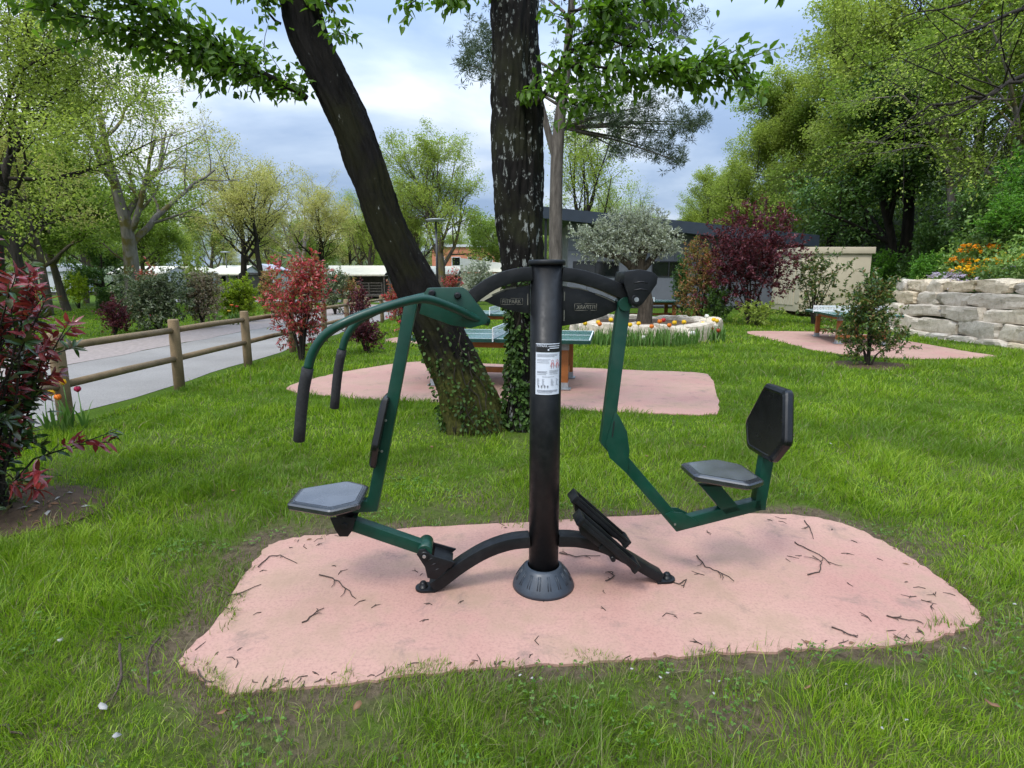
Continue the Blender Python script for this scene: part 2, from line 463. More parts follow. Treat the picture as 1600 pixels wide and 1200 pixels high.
def mat_stone():
    m, nt, b, o = nodes('limestone')
    oi = nt.nodes.new('ShaderNodeObjectInfo')
    c = ramp(nt, noise(nt, 3.2, 9, 0.68), [(0.28, (0.30, 0.262, 0.21)), (0.5, (0.47, 0.43, 0.37)), (0.72, (0.58, 0.54, 0.475))])
    tint = ramp(nt, oi.outputs['Random'], [(0, (0.95, 0.93, 0.90)), (0.5, (1.05, 1.0, 0.93)), (0.86, (1.12, 1.07, 0.98)), (1, (1.15, 0.93, 0.55))])
    c = mixc(nt, 1.0, c, tint, 'MULTIPLY')
    cr = ramp(nt, noise(nt, 7, 8, 0.75, dist=1.2), [(0.30, (0.42, 0.40, 0.36)), (0.40, (1, 1, 1))])
    c = mixc(nt, 0.8, c, cr, 'MULTIPLY')
    mo = ramp(nt, noise(nt, 2.1, 8, 0.75), [(0.58, (0, 0, 0)), (0.70, (.7, .7, .7))])
    c = mixc(nt, mo, c, (0.13, 0.125, 0.075))
    nt.links.new(c, b.inputs['Base Color']); b.inputs['Roughness'].default_value = 0.9
    b.inputs['Specular IOR Level'].default_value = 0.15
    bump(nt, b, noise(nt, 9, 9, 0.72), 0.9, 0.05)
    return m
M['stone'] = mat_stone()
def mat_hill():
    m, nt, b, o = nodes('hill_earth')
    c = ramp(nt, noise(nt, 0.8, 8, 0.65), [(0.35, (0.03, 0.055, 0.014)), (0.55, (0.055, 0.075, 0.025)), (0.72, (0.13, 0.105, 0.07))])
    nt.links.new(c, b.inputs['Base Color']); b.inputs['Roughness'].default_value = 0.95
    bump(nt, b, noise(nt, 5, 8, .7), 1.0, 0.2)
    return m
M['hill'] = mat_hill()
M['grass'] = leafmat('grass_blades', [(0.065, 0.14, 0.005), (0.145, 0.255, 0.008), (0.225, 0.345, 0.014), (0.32, 0.40, 0.06)], 0.4, 0.5, 0.3, (0.8, (0.075, 0.15, 0.010)))
M['grass_dry'] = leafmat('dry_blades', [(0.20, 0.19, 0.08), (0.12, 0.14, 0.05), (0.26, 0.22, 0.12)], 0.3, 0.6)
M['hornbeam'] = leafmat('hornbeam_leaf', [(0.05, 0.115, 0.010), (0.085, 0.17, 0.015), (0.12, 0.22, 0.022)], 0.45, 0.45, 0.35)
M['lime'] = leafmat('spring_leaf', [(0.19, 0.25, 0.045), (0.27, 0.335, 0.07), (0.36, 0.41, 0.12)], 0.5, 0.55, 0.2, (0.35, (0.19, 0.245, 0.05)))
M['midgreen'] = leafmat('mid_leaf', [(0.13, 0.195, 0.035), (0.20, 0.28, 0.055), (0.28, 0.355, 0.09)], 0.48, 0.55, 0.2, (0.35, (0.12, 0.18, 0.03)))
M['pale'] = leafmat('pale_bud_leaf', [(0.34, 0.33, 0.11), (0.44, 0.41, 0.18), (0.30, 0.31, 0.08)], 0.4, 0.6, 0.2)
M['dark'] = leafmat('evergreen_leaf', [(0.045, 0.10, 0.022), (0.09, 0.175, 0.038), (0.17, 0.27, 0.07)], 0.35, 0.4, 0.4, (0.5, (0.02, 0.05, 0.012)))
M['bright'] = leafmat('bright_leaf', [(0.06, 0.16, 0.015), (0.10, 0.24, 0.03), (0.15, 0.30, 0.04)], 0.4, 0.5, 0.3)
M['pine'] = leafmat('pine_needle', [(0.045, 0.070, 0.040), (0.075, 0.105, 0.065), (0.12, 0.15, 0.10)], 0.2, 0.6, 0.2)
M['olive'] = leafmat('olive_leaf', [(0.18, 0.21, 0.15), (0.33, 0.36, 0.285), (0.50, 0.53, 0.45)], 0.2, 0.5, 0.3)
M['purple'] = leafmat('purple_leaf', [(0.045, 0.010, 0.018), (0.095, 0.018, 0.032), (0.18, 0.045, 0.055)], 0.3, 0.45, 0.35)
M['photinia'] = leafmat('photinia_leaf', [(0.46, 0.04, 0.06), (0.55, 0.09, 0.11), (0.30, 0.03, 0.04), (0.15, 0.17, 0.05), (0.42, 0.06, 0.08)], 0.3, 0.35, 0.5)
M['photinia_near'] = leafmat('photinia_young_leaf', [(0.10, 0.014, 0.018), (0.18, 0.025, 0.030), (0.25, 0.04, 0.042), (0.15, 0.02, 0.026), (0.30, 0.045, 0.04)], 0.2, 0.22, 0.6)
M['photinia_old'] = leafmat('photinia_old_leaf', [(0.02, 0.05, 0.012), (0.04, 0.085, 0.02), (0.07, 0.06, 0.02)], 0.2, 0.28, 0.55)
M['rust'] = leafmat('rust_leaf', [(0.40, 0.11, 0.07), (0.28, 0.20, 0.07), (0.17, 0.22, 0.05), (0.44, 0.18, 0.12), (0.12, 0.18, 0.04)], 0.3, 0.5)
M['varieg'] = leafmat('variegated_leaf', [(0.05, 0.085, 0.03), (0.10, 0.14, 0.06), (0.34, 0.36, 0.24), (0.07, 0.11, 0.04)], 0.25, 0.45)
M['pinktip'] = leafmat('pink_tipped_leaf', [(0.13, 0.15, 0.07), (0.30, 0.20, 0.15), (0.40, 0.34, 0.24), (0.12, 0.14, 0.05)], 0.25, 0.5)
M['yellowgreen'] = leafmat('yellowgreen_leaf', [(0.14, 0.21, 0.01), (0.21, 0.29, 0.015), (0.28, 0.35, 0.03)], 0.4, 0.5)
M['ivy'] = leafmat('ivy_leaf', [(0.016, 0.036, 0.008), (0.03, 0.065, 0.012), (0.07, 0.13, 0.025)], 0.2, 0.55, 0.2)
M['camellia'] = leafmat('glossy_leaf', [(0.03, 0.07, 0.016), (0.06, 0.12, 0.028), (0.15, 0.21, 0.05), (0.19, 0.10, 0.04)], 0.25, 0.35, 0.45)
M['bark_main'] = barkmat('hornbeam_bark', (0.003, 0.0026, 0.0022), (0.0105, 0.009, 0.0078), (0.22, 0.23, 0.21), (0.011, 0.011, 0.004), 7.0, 0.67, 1.5)
M['bark_up'] = barkmat('lichened_bark', (0.004, 0.0036, 0.0032), (0.014, 0.0125, 0.011), (0.22, 0.235, 0.22), (0.020, 0.021, 0.011), 7.0, 0.58)
M['bark_oak'] = barkmat('oak_bark', (0.045, 0.037, 0.028), (0.13, 0.108, 0.083), (0.24, 0.24, 0.21), (0.10, 0.085, 0.02), 3.0, 0.64)
M['bark_grey'] = barkmat('grey_bark', (0.10, 0.088, 0.075), (0.24, 0.215, 0.19), None, (0.12, 0.10, 0.03), 3.0)
M['bark_dark'] = barkmat('dark_bark', (0.013, 0.011, 0.009), (0.045, 0.038, 0.03), None, None, 4.0)
M['bark_olive'] = barkmat('olive_bark', (0.025, 0.02, 0.015), (0.10, 0.082, 0.062), None, None, 9.0)

# ------------------------------------------------------------------ setting: ground, pads, road
def smooth_loop(pts, n=7):
    out = []; k = len(pts)
    for i in range(k):
        p0, p1, p2, p3 = (Vector(pts[(i + j - 1) % k]) for j in range(4))
        for t in range(n):
            t /= n
            out.append(0.5 * ((2 * p1) + (p2 - p0) * t + (2 * p0 - 5 * p1 + 4 * p2 - p3) * t * t + (3 * p1 - p0 - 3 * p2 + p3) * t ** 3))
    return out
def wob(pts, a, seed):
    r = random.Random(seed)
    return [Vector((p[0] + r.uniform(-a, a), p[1] + r.uniform(-a, a), 0)) for p in pts]

pads_px = [
    [(283, 1030), (300, 1055), (352, 1085), (420, 1082), (500, 1075), (650, 1058), (800, 1045), (950, 1036), (1100, 1025), (1250, 1018), (1400, 1010), (1490, 992), (1530, 968), (1505, 935), (1450, 893), (1400, 860), (1330, 826), (1255, 808), (1100, 804), (870, 815), (640, 828), (500, 838), (430, 850), (398, 880), (340, 968)],
    [(448, 607), (500, 590), (565, 577), (650, 566), (760, 569), (860, 574), (920, 576), (1010, 580), (1090, 583), (1112, 592), (1124, 640), (1100, 649), (1000, 646), (900, 642), (780, 637), (690, 630), (600, 626), (500, 619)],
    [(603, 531), (640, 526), (720, 525), (830, 530), (900, 534), (840, 541), (700, 539), (620, 536)],
    [(1165, 519.5), (1225, 518), (1330, 521), (1420, 534), (1500, 548), (1556, 559), (1400, 561), (1290, 551), (1230, 537)],
]
PADS = []
for i, pp in enumerate(pads_px):
    loop = smooth_loop([G(*q) for q in pp], 8)
    PADS.append([(p.x, p.y) for p in loop])
    z = 0.012
    tag(MB().slab(wob(loop, 0.012 if i == 0 else 0.02, i), -0.05, z).build('concrete_pad', M['pink']), kind='structure')

def build_ground():
    xs = np.concatenate([[-900, -300, -100, -40, -14, -8], np.arange(-4.6, 5.01, .06), [8, 14, 40, 100, 300, 900]])
    ys = np.concatenate([[-300, -60, -10, 0], np.arange(.7, 5.2, .06), [6, 8, 20, 45, 90, 200, 500, 1500]])
    Xg, Yg = np.meshgrid(xs, ys); nx, ny = len(xs), len(ys)
    idx = np.arange(nx * ny).reshape(ny, nx)
    Q = np.stack([idx[:-1, :-1], idx[:-1, 1:], idx[1:, 1:], idx[1:, :-1]], -1).reshape(-1, 4)
    x, y = Xg.ravel(), Yg.ravel()
    d = np.full(len(x), 9.0); p0 = np.array(PADS[0])
    for a, b in zip(p0, np.roll(p0, -1, 0)):
        t = np.clip(((x - a[0]) * (b[0] - a[0]) + (y - a[1]) * (b[1] - a[1])) / (np.sum((b - a) ** 2) + 1e-9), 0, 1)
        d = np.minimum(d, np.hypot(x - a[0] - t * (b[0] - a[0]), y - a[1] - t * (b[1] - a[1])))
    reach = .12 + .10 * patch(x, y, 1.3) + .07 * patch(x, y, 5) + .14 * (x < -.7) + .08 * (y > 3.0)
    w = np.clip(1.15 - d / np.clip(reach, .05, 1), 0, 1)
    o = np_mesh('ground', np.stack([x, y, np.zeros(len(x))], 1), quads=Q, mat=M['ground'])
    at = o.data.attributes.new('worn', 'FLOAT', 'POINT'); at.data.foreach_set('value', w.astype(np.float32))
    tag(o, kind='structure')
build_ground()
ROAD_L, ROAD_R = -8.5, -5.25
def strip(name, x0, x1, y0, y1, z, mat, n=30):
    mb = MB(); vs = []; fs = []
    for i in range(n + 1):
        y = y0 + (y1 - y0) * (i / n)
        w = 0.05 * math.sin(y * 1.7) + 0.04 * math.sin(y * 4.1 + 1)
        vs += [(x0, y, z), (x1 + w, y, z)]
    fs = [(2 * i, 2 * i + 1, 2 * i + 3, 2 * i + 2) for i in range(n)]
    mb.add(vs, fs)
    return tag(mb.build(name, mat), kind='structure')
strip('road', ROAD_L, ROAD_R, -12, 75, 0.006, M['asphalt'], 120)
strip('gravel_path', -10.45, ROAD_L + 0.0, -12, 38, 0.011, M['strip'], 60)
tag(MB().slab([(-30, 42), (-8.6, 42), (-8.6, 47.5), (-30, 48.5)], -0.05, 0.007).build('side_road', M['asphalt']), kind='structure')
kb = MB()
for i in range(52):
    kb.box((-10.52, -11.5 + i * 1.0, 0.03), (0.12, 0.985, 0.14))
tag(kb.build('kerb', M['concrete'], None, 0.012), kind='structure')

# hillside on the right
def hill_base(y): return np.interp(y, [-10, 12, 18.5, 20.5, 24, 30, 40, 60, 90, 140], [12.5, 12.35, 12.2, 13.6, 18.6, 19.4, 19.5, 16.5, 10, 2])
def hill_z(x, y):
    x = np.asarray(x, float); y = np.asarray(y, float)
    t = x - hill_base(y)
    zw = np.interp(y, [-10, 18, 21, 24], [1.35, 1.3, 0.5, 0.0])
    z = zw + 0.42 * np.clip(t, 0, 1.6) + 0.98 * np.clip(t - 1.6, 0, None)
    z = np.where(z > 0, 17 * (1 - np.exp(-z / 17)), z)
    z = z + 0.25 * patch(x, y, 0.5) * np.clip(t / 2, 0, 1)
    return np.where(t < 0, -0.6, z)
nx, ny = 70, 90
tt = np.concatenate([[-0.02], np.geomspace(0.05, 75, nx - 1)]); yy = np.linspace(-8, 140, ny)
Y_, T_ = np.meshgrid(yy, tt, indexing='ij'); X_ = hill_base(Y_) + T_
Z_ = hill_z(X_, Y_)
idx = np.arange(nx * ny).reshape(ny, nx)
Q = np.stack([idx[:-1, :-1], idx[:-1, 1:], idx[1:, 1:], idx[1:, :-1]], -1).reshape(-1, 4)
tag(np_mesh('hillside', np.stack([X_, Y_, Z_], -1).reshape(-1, 3), quads=Q, mat=M['hill'], smooth=True), kind='structure')

# far wooded ridge closing the view
px_ = np.linspace(-420, 420, 90); rid = []
for k, (dy, hh) in enumerate([(0, 0), (40, 0.55), (90, 1.0), (170, 1.1)]):
    for x in px_:
        base = 9 + 9 * math.sin(x * 0.011 + 1) + 5 * math.sin(x * 0.031) + 2.0 * math.sin(x * .12 + k) + 14
        rid.append((x, 330 + dy, base * hh - 0.5))
rq = [(k * 90 + i, k * 90 + i + 1, (k + 1) * 90 + i + 1, (k + 1) * 90 + i) for k in range(3) for i in range(89)]
tag(np_mesh('hills', np.array(rid), quads=np.array(rq), mat=M['hill'], smooth=True), kind='structure')

# soil patches
def blob(c, rx, ry, n, seed):
    r = random.Random(seed)
    return smooth_loop([Vector((c[0] + rx * math.cos(a) * r.uniform(.8, 1.15), c[1] + ry * math.sin(a) * r.uniform(.8, 1.15), 0)) for a in [2 * math.pi * i / n for i in range(n)]], 4)
SHRUB_C = G(1356, 571)
soil1 = blob(SHRUB_C, 0.95, 0.55, 11, 3)
tag(MB().slab(soil1, -0.03, 0.012).build('soil_bed', M['earth']), kind='structure')
PHOT_C = Vector((-3.72, 3.7, 0))
soil2 = blob(PHOT_C, 0.8, 0.5, 11, 5)
tag(MB().slab(soil2, -0.03, 0.012).build('soil_bed', M['earth']), kind='structure')

# ------------------------------------------------------------------ plant growers
def rand_perp(d, rg):
    v = Vector((rg.gauss(0, 1), rg.gauss(0, 1), rg.gauss(0, 1)))
    v = v - d * v.dot(d)
    return v.normalized() if v.length > 1e-6 else d.orthogonal().normalized()
class Grow:
    """branch skeleton: tubes plus leaf sites"""
    def __init__(self, seed, levels=3, kids=(7, 6, 5), ang=(0.9, 0.8, 0.8), ratio=(0.6, 0.55, 0.5), gnarl=0.16, up=(0.02, 0.08, 0.06, 0.02), tmin=(0.35, 0.25, 0.2), per=24, spread=0.22, sides=(9, 6, 4, 3, 3), rr=0.55, flat=0.0):
        self.rg = random.Random(seed); self.__dict__.update(locals()); self.mb = MB(); self.L = []; self.D = []
    def branch(self, p, d, L, r, lev, nseg=None, pts=None, rads=None):
        rg = self.rg
        if pts is None:
            n = nseg or max(3, min(9, int(L / 0.5)))
            pts, rads = [p.copy()], [r]
            d = d.normalized()
            for i in range(n):
                g = self.gnarl * (0.6 if lev == 0 else 1.0)
                d = (d + rand_perp(d, rg) * rg.gauss(0, g) + Vector((0, 0, self.up[min(lev, len(self.up) - 1)]))).normalized()
                p = p + d * (L / n)
                pts.append(p.copy()); rads.append(max(0.004, r * (1 - 0.75 * (i + 1) / n)))
        self.mb.tube(pts, rads, self.sides[min(lev, len(self.sides) - 1)], cap=False)
        n = len(pts) - 1
        if lev < self.levels:
            k = self.kids[lev]
            for j in range(k):
                t = self.tmin[lev] + (1 - self.tmin[lev]) * (j + rg.random()) / k
                f = t * n; i = min(int(f), n - 1); q = pts[i].lerp(pts[i + 1], f - i)
                td = (pts[i + 1] - pts[i]).normalized()
                a = self.ang[lev] * rg.uniform(0.65, 1.25)
                pp = rand_perp(td, rg)
                if self.flat: pp.z *= (1 - self.flat); pp.normalize()
                nd = (td * math.cos(a) + pp * math.sin(a)).normalized()
                self.branch(q, nd, L * self.ratio[lev] * rg.uniform(0.7, 1.15) * (1.15 - 0.5 * t), rads[i] * self.rr, lev + 1)
        if lev >= self.levels - 1:
            m = self.per if lev == self.levels else self.per // 3
            for _ in range(m):
                t = rg.uniform(0.15, 1.0) * n; i = min(int(t), n - 1)
                q = pts[i].lerp(pts[i + 1], t - i); td = (pts[i + 1] - pts[i]).normalized()
                o = Vector((rg.gauss(0, 1), rg.gauss(0, 1), rg.gauss(0, .8))) * self.spread
                self.L.append(q + o); self.D.append(td * 0.7 + Vector((rg.gauss(0, 1), rg.gauss(0, 1), rg.gauss(-0.1, .7))))
def make_tree(name, label, cat, loc, H, r, seed, bark, leaf, lsize, lean=(0, 0), scale=1.0, group=None, lw=0.6, hi=False, trunk_frac=0.7, **k):
    g = Grow(seed, **k)
    g.branch(Vector((0, 0, -0.15)), Vector((lean[0], lean[1], 1)), H * trunk_frac, r, 0, nseg=10)
    root = empty(name, loc, 0, label, cat, group)
    g.mb.build('trunk', bark, root)
    if g.L: leaves('crown', [tuple(v) for v in g.L], [tuple(v) for v in g.D], lsize, lsize * lw, leaf, root, hi=hi)
    root.scale = (scale,) * 3
    return root
def place(src, label, loc, rz, sc, group=None, sz=None):
    c = copy_tree(src)
    c.location = loc; c.rotation_euler = (0, 0, rz); c.scale = (sc, sc, sz or sc)
    c['label'] = label
    if group: c['group'] = group
    elif 'group' in c: del c['group']
    return c

# ------------------------------------------------------------------ the exercise machine
def build_machine():
    q97 = lambda pts: [((x + .17) * .972 - .166, 1.6 + (z - 1.6) * .972) for x, z in pts]
    T = empty('exercise_machine', MC, MR, 'double outdoor gym machine with black post, green arms and two seats on the pink pad', 'exercise machine')
    K, GR = M['black'], M['green']
    post = MB().lathe([(0, 0.0), (0.0775, 0.0), (0.0775, 1.672), (0, 1.672)], 48).build('post', K, T)
    MB().lathe([(0, 1.672), (0.087, 1.672), (0.089, 1.676), (0.089, 1.690), (0.085, 1.695), (0, 1.696)], 48).build('cap', K, post)
    # moulded base cover with ribs
    cv = MB().lathe([(0.083, 0.128), (0.092, 0.128), (0.104, 0.117), (0.128, 0.085), (0.148, 0.05), (0.160, 0.028), (0.163, 0.0125), (0.15, 0.0125)], 64)
    cover = cv.build('base_cover', M['cover'], T)
    rb = MB()
    for i in range(16):
        a = 2 * math.pi * i / 16 + 0.1
        for o in (-0.035, 0.035):
            c, s = math.cos(a + o * 1.3), math.sin(a + o * 1.3)
            rb.tube([(0.109 * c, 0.109 * s, 0.112), (0.128 * c, 0.128 * s, 0.087), (0.146 * c, 0.146 * s, 0.055)], 0.0026, 6)
    rb.build('ribs', M['cover'], cover)
    # foot arch
    def arc(pxs, n=0.0): return [P(x, y, n) for x, y in pxs]
    def fine(pts, k=5):
        out = []
        P_ = [Vector(p) for p in pts]
        for i in range(len(P_) - 1):
            a, b, c, d = P_[max(i - 1, 0)], P_[i], P_[i + 1], P_[min(i + 2, len(P_) - 1)]
            for t in range(k):
                t /= k
                out.append(0.5 * ((2 * b) + (c - a) * t + (2 * a - 5 * b + 4 * c - d) * t * t + (3 * b - a - 3 * c + d) * t ** 3))
        return out + [P_[-1]]
    # left beam
    lp = fine([(-0.074, 0.272), (-0.18, 0.262), (-0.30, 0.222), (-0.42, 0.152), (-0.535, 0.065), (-0.585, 0.036)])
    MB().rtube([tuple(p) for p in lp], 0.062, 0.085).build('foot_beam', K, T, 0.006)
    rp = fine([(0.074, 0.272), (0.19, 0.262), (0.32, 0.222), (0.45, 0.150), (0.57, 0.073), (0.63, 0.038)])
    MB().rtube([tuple(p) for p in rp], 0.062, 0.085, 0, 0.05).build('foot_beam', K, T, 0.006)
    for sx, nm in ((-0.625, -1), (0.665, 1)):
        poly = [(sx + 0.048 * nm * (1 if abs(a) < 1.6 else 1) * math.cos(a) + (0), 0.046 * math.sin(a)) for a in np.linspace(-math.pi / 2, math.pi / 2, 11)]
        poly = poly + [(sx - 0.06 * nm, 0.046), (sx - 0.06 * nm, -0.046)]
        fp = MB().slab(poly if nm > 0 else list(reversed(poly)), 0.0125, 0.026).build('foot_plate', K, T, 0.003)
        b = MB().lathe([(0, 0.056), (0.012, 0.054), (0.019, 0.046), (0.020, 0.028), (0.026, 0.028), (0.026, 0.0262)], 16, (sx + 0.006 * nm, 0, 0)).build('bolt', K, fp)
    # curved top arms
    la = fine(q97([(-0.072, 1.632), (-0.16, 1.622), (-0.255, 1.592), (-0.345, 1.535), (-0.42, 1.47)]))
    MB().rtube([tuple(p) for p in la], 0.066, 0.085).build('top_arm', K, T, 0.006)
    ra = fine(q97([(0.072, 1.630), (0.16, 1.618), (0.27, 1.587), (0.37, 1.545), (0.42, 1.52)]))
    MB().rtube([tuple(p) for p in ra], 0.066, 0.085).build('top_arm', K, T, 0.006)
    # web plates under the arms
    left_poly = [(-0.081, 1.575)] + [(x, z) for x, z in [(-0.16, 1.565), (-0.24, 1.538), (-0.31, 1.50)]] + [(-0.25, 1.475), (-0.16, 1.448), (-0.081, 1.437)]
    left_poly = q97(left_poly)
    lw = MB().prism(left_poly, -0.006, 0.006).build('web_plate', K, T, 0.002)
    right_poly = [(0.081, 1.573), (0.17, 1.560), (0.28, 1.527), (0.385, 1.483), (0.36, 1.455), (0.29, 1.422), (0.19, 1.390), (0.081, 1.374)]
    right_poly = q97(right_poly)
    rw = MB().prism(right_poly, -0.006, 0.006).build('web_plate', K, T, 0.002)
    def slot(pts, web, w=0.006):
        MB().rtube(q97(pts), w, 0.015).build('slot', M['letter'], web)
    slot([(-0.27, 1.527), (-0.20, 1.558), (-0.15, 1.566)], lw, 0.007)
    slot([(0.115, 1.566), (0.165, 1.560), (0.21, 1.548)], rw, 0.005)
    slot([(0.245, 1.534), (0.30, 1.513), (0.345, 1.492)], rw, 0.005)
    slot([(-0.093, 1.535), (-0.093, 1.48)], lw, 0.004)
    slot([(0.090, 1.545), (0.090, 1.50)], rw, 0.005)
    slot([(0.090, 1.455), (0.090, 1.40)], rw, 0.005)
    text_on(lw, 'FITPARK', (q97([(-0.172, 0)])[0][0], -0.0075, 1.50), 0.105, 0.030, False)
    text_on(rw, 'FITPARK', (q97([(0.198, 0)])[0][0], -0.0075, 1.472), 0.108, 0.032, True)
    # ---- right pivot housing
    hz = [P(978, 424, .09), P(1000, 421, .09), P(1020, 425, .09), P(1028, 432, .09), P(1026, 444, .09), P(1012, 464, .09), P(1003, 476, .09), P(995, 481, .09), P(986, 476, .09), P(981, 462, .09), P(974, 440, .09)]
    hs = MB().prism(hz, -0.094, -0.080).build('pivot_plate', K, T, 0.004)
    MB().prism(hz, 0.080, 0.094).build('pivot_plate', K, T, 0.004)
    top = [hz[10], hz[0], hz[1], hz[2], hz[3]]
    cen = Vector((sum(p[0] for p in hz) / 11, sum(p[1] for p in hz) / 11))
    inner = [(cen.x + (p[0] - cen.x) * .9, cen.y + (p[1] - cen.y) * .9) for p in hz[:5]] + [(cen.x + .03, cen.y + .01), (cen.x - .06, cen.y + .005)]
    MB().prism([hz[10], hz[0], hz[1], hz[2], hz[3], (hz[3][0] - .004, hz[3][1] - .012), (cen.x - .02, cen.y + .012), (hz[10][0] + .004, hz[10][1] - .012)], -0.07755, 0.07755).build('housing_top', K, T, 0.004)
    MB().prism(q97([(0.40, 1.553), (0.475, 1.565), (0.475, 1.50), (0.40, 1.487)]), -0.0775, 0.0775).build('housing_block', K, T, 0.006)
    for dz in (0.0, 0.034):
        c = P(1001, 446, .09)
        MB().tube([(c[0] - 0.032, -0.0945, c[1] - dz * 1.0 + .012), (c[0], -0.0945, c[1] + 0.006 - dz + .012), (c[0] + 0.032, -0.0945, c[1] - dz + .012)], 0.0028, 6).build('slot', M['sign_dark'], hs)
    pv = P(993, 468, .09)
    MB().tube([(pv[0], -0.104, pv[1]), (pv[0], 0.104, pv[1])], 0.021, 20).build('pivot_bolt', K, T)
    MB().tube([(pv[0], -0.109, pv[1]), (pv[0], -0.1045, pv[1])], 0.011, 14).build('bolt_head', M['steel'], T)
    # ---- right swing arm
    k1, k2, k3, k4 = (pv[0] - 0.035, pv[1] - 0.035), P(947, 688), P(1058, 818), P(1180, 787)
    sw = MB().rtube([k1, k2, k3, (k4[0] + 0.02, k4[1] + 0.004)], 0.062, 0.055).build('swing_arm', GR, T, 0.004)
    MB().tube([(k1[0], -0.05, k1[1] + 0.012), (k1[0], 0.05, k1[1] + 0.012)], 0.033, 20).build('pivot_sleeve', GR, sw)
    a, b = P(959, 640), P(978, 738)
    MB().prism([a, (a[0] + .022, a[1] - .03), P(977, 672), P(981, 700), P(979, 722), b, P(950, 712), P(944, 690)], -0.034, -0.028).build('gusset', GR, sw, 0.001)
    MB().rtube([P(957, 655), P(954, 680)], 0.005, 0.004, -0.0345).build('slot', M['sign_dark'], sw)
    MB().prism([P(1036, 800), P(1045, 796), P(1062, 797), P(1080, 806), P(1090, 814), P(1070, 822), P(1056, 822)], -0.034, -0.028).build('gusset', GR, sw, 0.001)
    MB().prism([P(1036, 800), P(1045, 796), P(1062, 797), P(1080, 806), P(1090, 814), P(1070, 822), P(1056, 822)], 0.028, 0.034).build('gusset', GR, sw, 0.001)
    hole = P(1051, 815)
    MB().tube([(hole[0], -0.036, hole[1]), (hole[0], -0.0345, hole[1])], 0.006, 12).build('bolt', M['steel'], sw)
    # back upright and seat strut of the right side
    u0, u1 = (k4[0] + 0.016, k4[1] + 0.012), P(1206, 660)
    MB().rtube([(u0[0], u0[1] - 0.04), u0, u1], 0.062, 0.055).build('backrest_frame', GR, T, 0.004)
    MB().prism([P(1092, 757), P(1124, 757), P(1155, 794), P(1130, 801)], -0.0275, 0.0275).build('seat_strut', GR, T, 0.003)
    # ---- pads
    def hexpad(th=0.034):
        pts = [(-0.19, -0.10), (-0.19, 0.10), (0.045, 0.205), (0.165, 0.125), (0.165, -0.125), (0.045, -0.205)]
        rings = [(0.965, -th / 2), (1.0, -th * .3), (1.0, th * 0.25), (0.96, th * .45), (0.88, th * .60), (0.845, th * .60), (0.83, th * .55), (0.4, th * .55)]
        def rp(sc):
            b = 0.022
            out = []
            for i in range(6):
                p = Vector(pts[i]) * sc; q0 = Vector(pts[i - 1]) * sc; q1 = Vector(pts[(i + 1) % 6]) * sc
                a = p + (q0 - p).normalized() * b; c = p + (q1 - p).normalized() * b
                for t in np.linspace(0, 1, 5): out.append(a * (1 - t) ** 2 + p * 2 * t * (1 - t) + c * t * t)
            return out
        vs, fs = [], []
        for sc, z in rings: vs += [(p.x, p.y, z) for p in rp(sc)]
        k = 30
        for i in range(len(rings) - 1):
            for j in range(k): fs.append((i * k + j, i * k + (j + 1) % k, (i + 1) * k + (j + 1) % k, (i + 1) * k + j))
        fs += [tuple(reversed(range(k))), tuple((len(rings) - 1) * k + j for j in range(k))]
        mb = MB(); mb.add(vs, fs, True); return mb
    def finish(o):
        o.data.set_sharp_from_angle(angle=math.radians(16)); return o
    seatL = finish(hexpad().build('seat', M['pad_black'], T)); seatL.location = (-1.074, 0.0, 0.527)
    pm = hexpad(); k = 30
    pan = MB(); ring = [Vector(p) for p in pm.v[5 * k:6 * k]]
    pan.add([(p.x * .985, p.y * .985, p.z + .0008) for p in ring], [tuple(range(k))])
    panel = pan.build('seat_panel', M['panel'], seatL)  # thin sheet carrying the painted sky sheen over the black seat
    seatR = seatL.copy(); COL.objects.link(seatR); seatR.parent = T
    seatR.location = (0.937, 0.0, 0.606); seatR.rotation_euler = (0, math.radians(4), 0)
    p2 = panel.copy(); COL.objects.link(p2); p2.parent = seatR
    bmesh_ = seatL.data.copy(); bmesh_.materials.clear(); bmesh_.materials.append(M['back_black'])
    bR = seatL.copy(); bR.data = bmesh_; bR.name = 'backrest'; COL.objects.link(bR); bR.parent = T
    # stands on its tail, face turned to -x (towards the post)
    c1 = P(1204, 662)
    tilt = math.radians(9)
    def orient(ax, side_tilt):
        z = Vector((-math.cos(side_tilt), 0, math.sin(side_tilt) * 1.0)); x = Vector((math.sin(side_tilt), 0, math.cos(side_tilt))) * ax
        y = z.cross(x); return Matrix((x, y, z)).transposed().to_4x4()
    bR.matrix_local = Matrix.Translation((c1[0] - 0.005, 0, c1[1] + 0.0)) @ orient(-1, math.radians(10)) @ Matrix.Diagonal((1.05, 1.02, 1.35, 1))
    # ---- left side: lever plate, handlebar, upright, seat carrier
    poly = [P(663, 458, .06), P(668, 450, .06), P(722, 449, .06), P(731, 455, .06), P(763, 497, .06), P(760, 506, .06), P(735, 513, .06), P(705, 508, .06), P(655, 490, .06)]
    pl = MB().prism(poly, -0.062, -0.050).build('lever_plate', GR, T, 0.003)
    MB().prism(poly, 0.050, 0.062).build('lever_plate', GR, T, 0.003)
    mid = P(712, 470, 0)
    MB().box((mid[0] - .03, 0, mid[1] + 0.0), (0.10, 0.0995, 0.06), Matrix.Rotation(math.radians(-30), 3, 'Y')).build('arm_socket', K, T, 0.004)
    for px_, py_ in ((675, 458), (715, 462)):
        c = P(px_, py_, .06)
        for sg in (-1, 1):
            MB().tube([(c[0], sg * 0.0625, c[1]), (c[0], sg * 0.078, c[1]), (c[0], sg * 0.085, c[1])], [0.017, 0.016, 0.010], 18).build('bolt_cap', K, T)
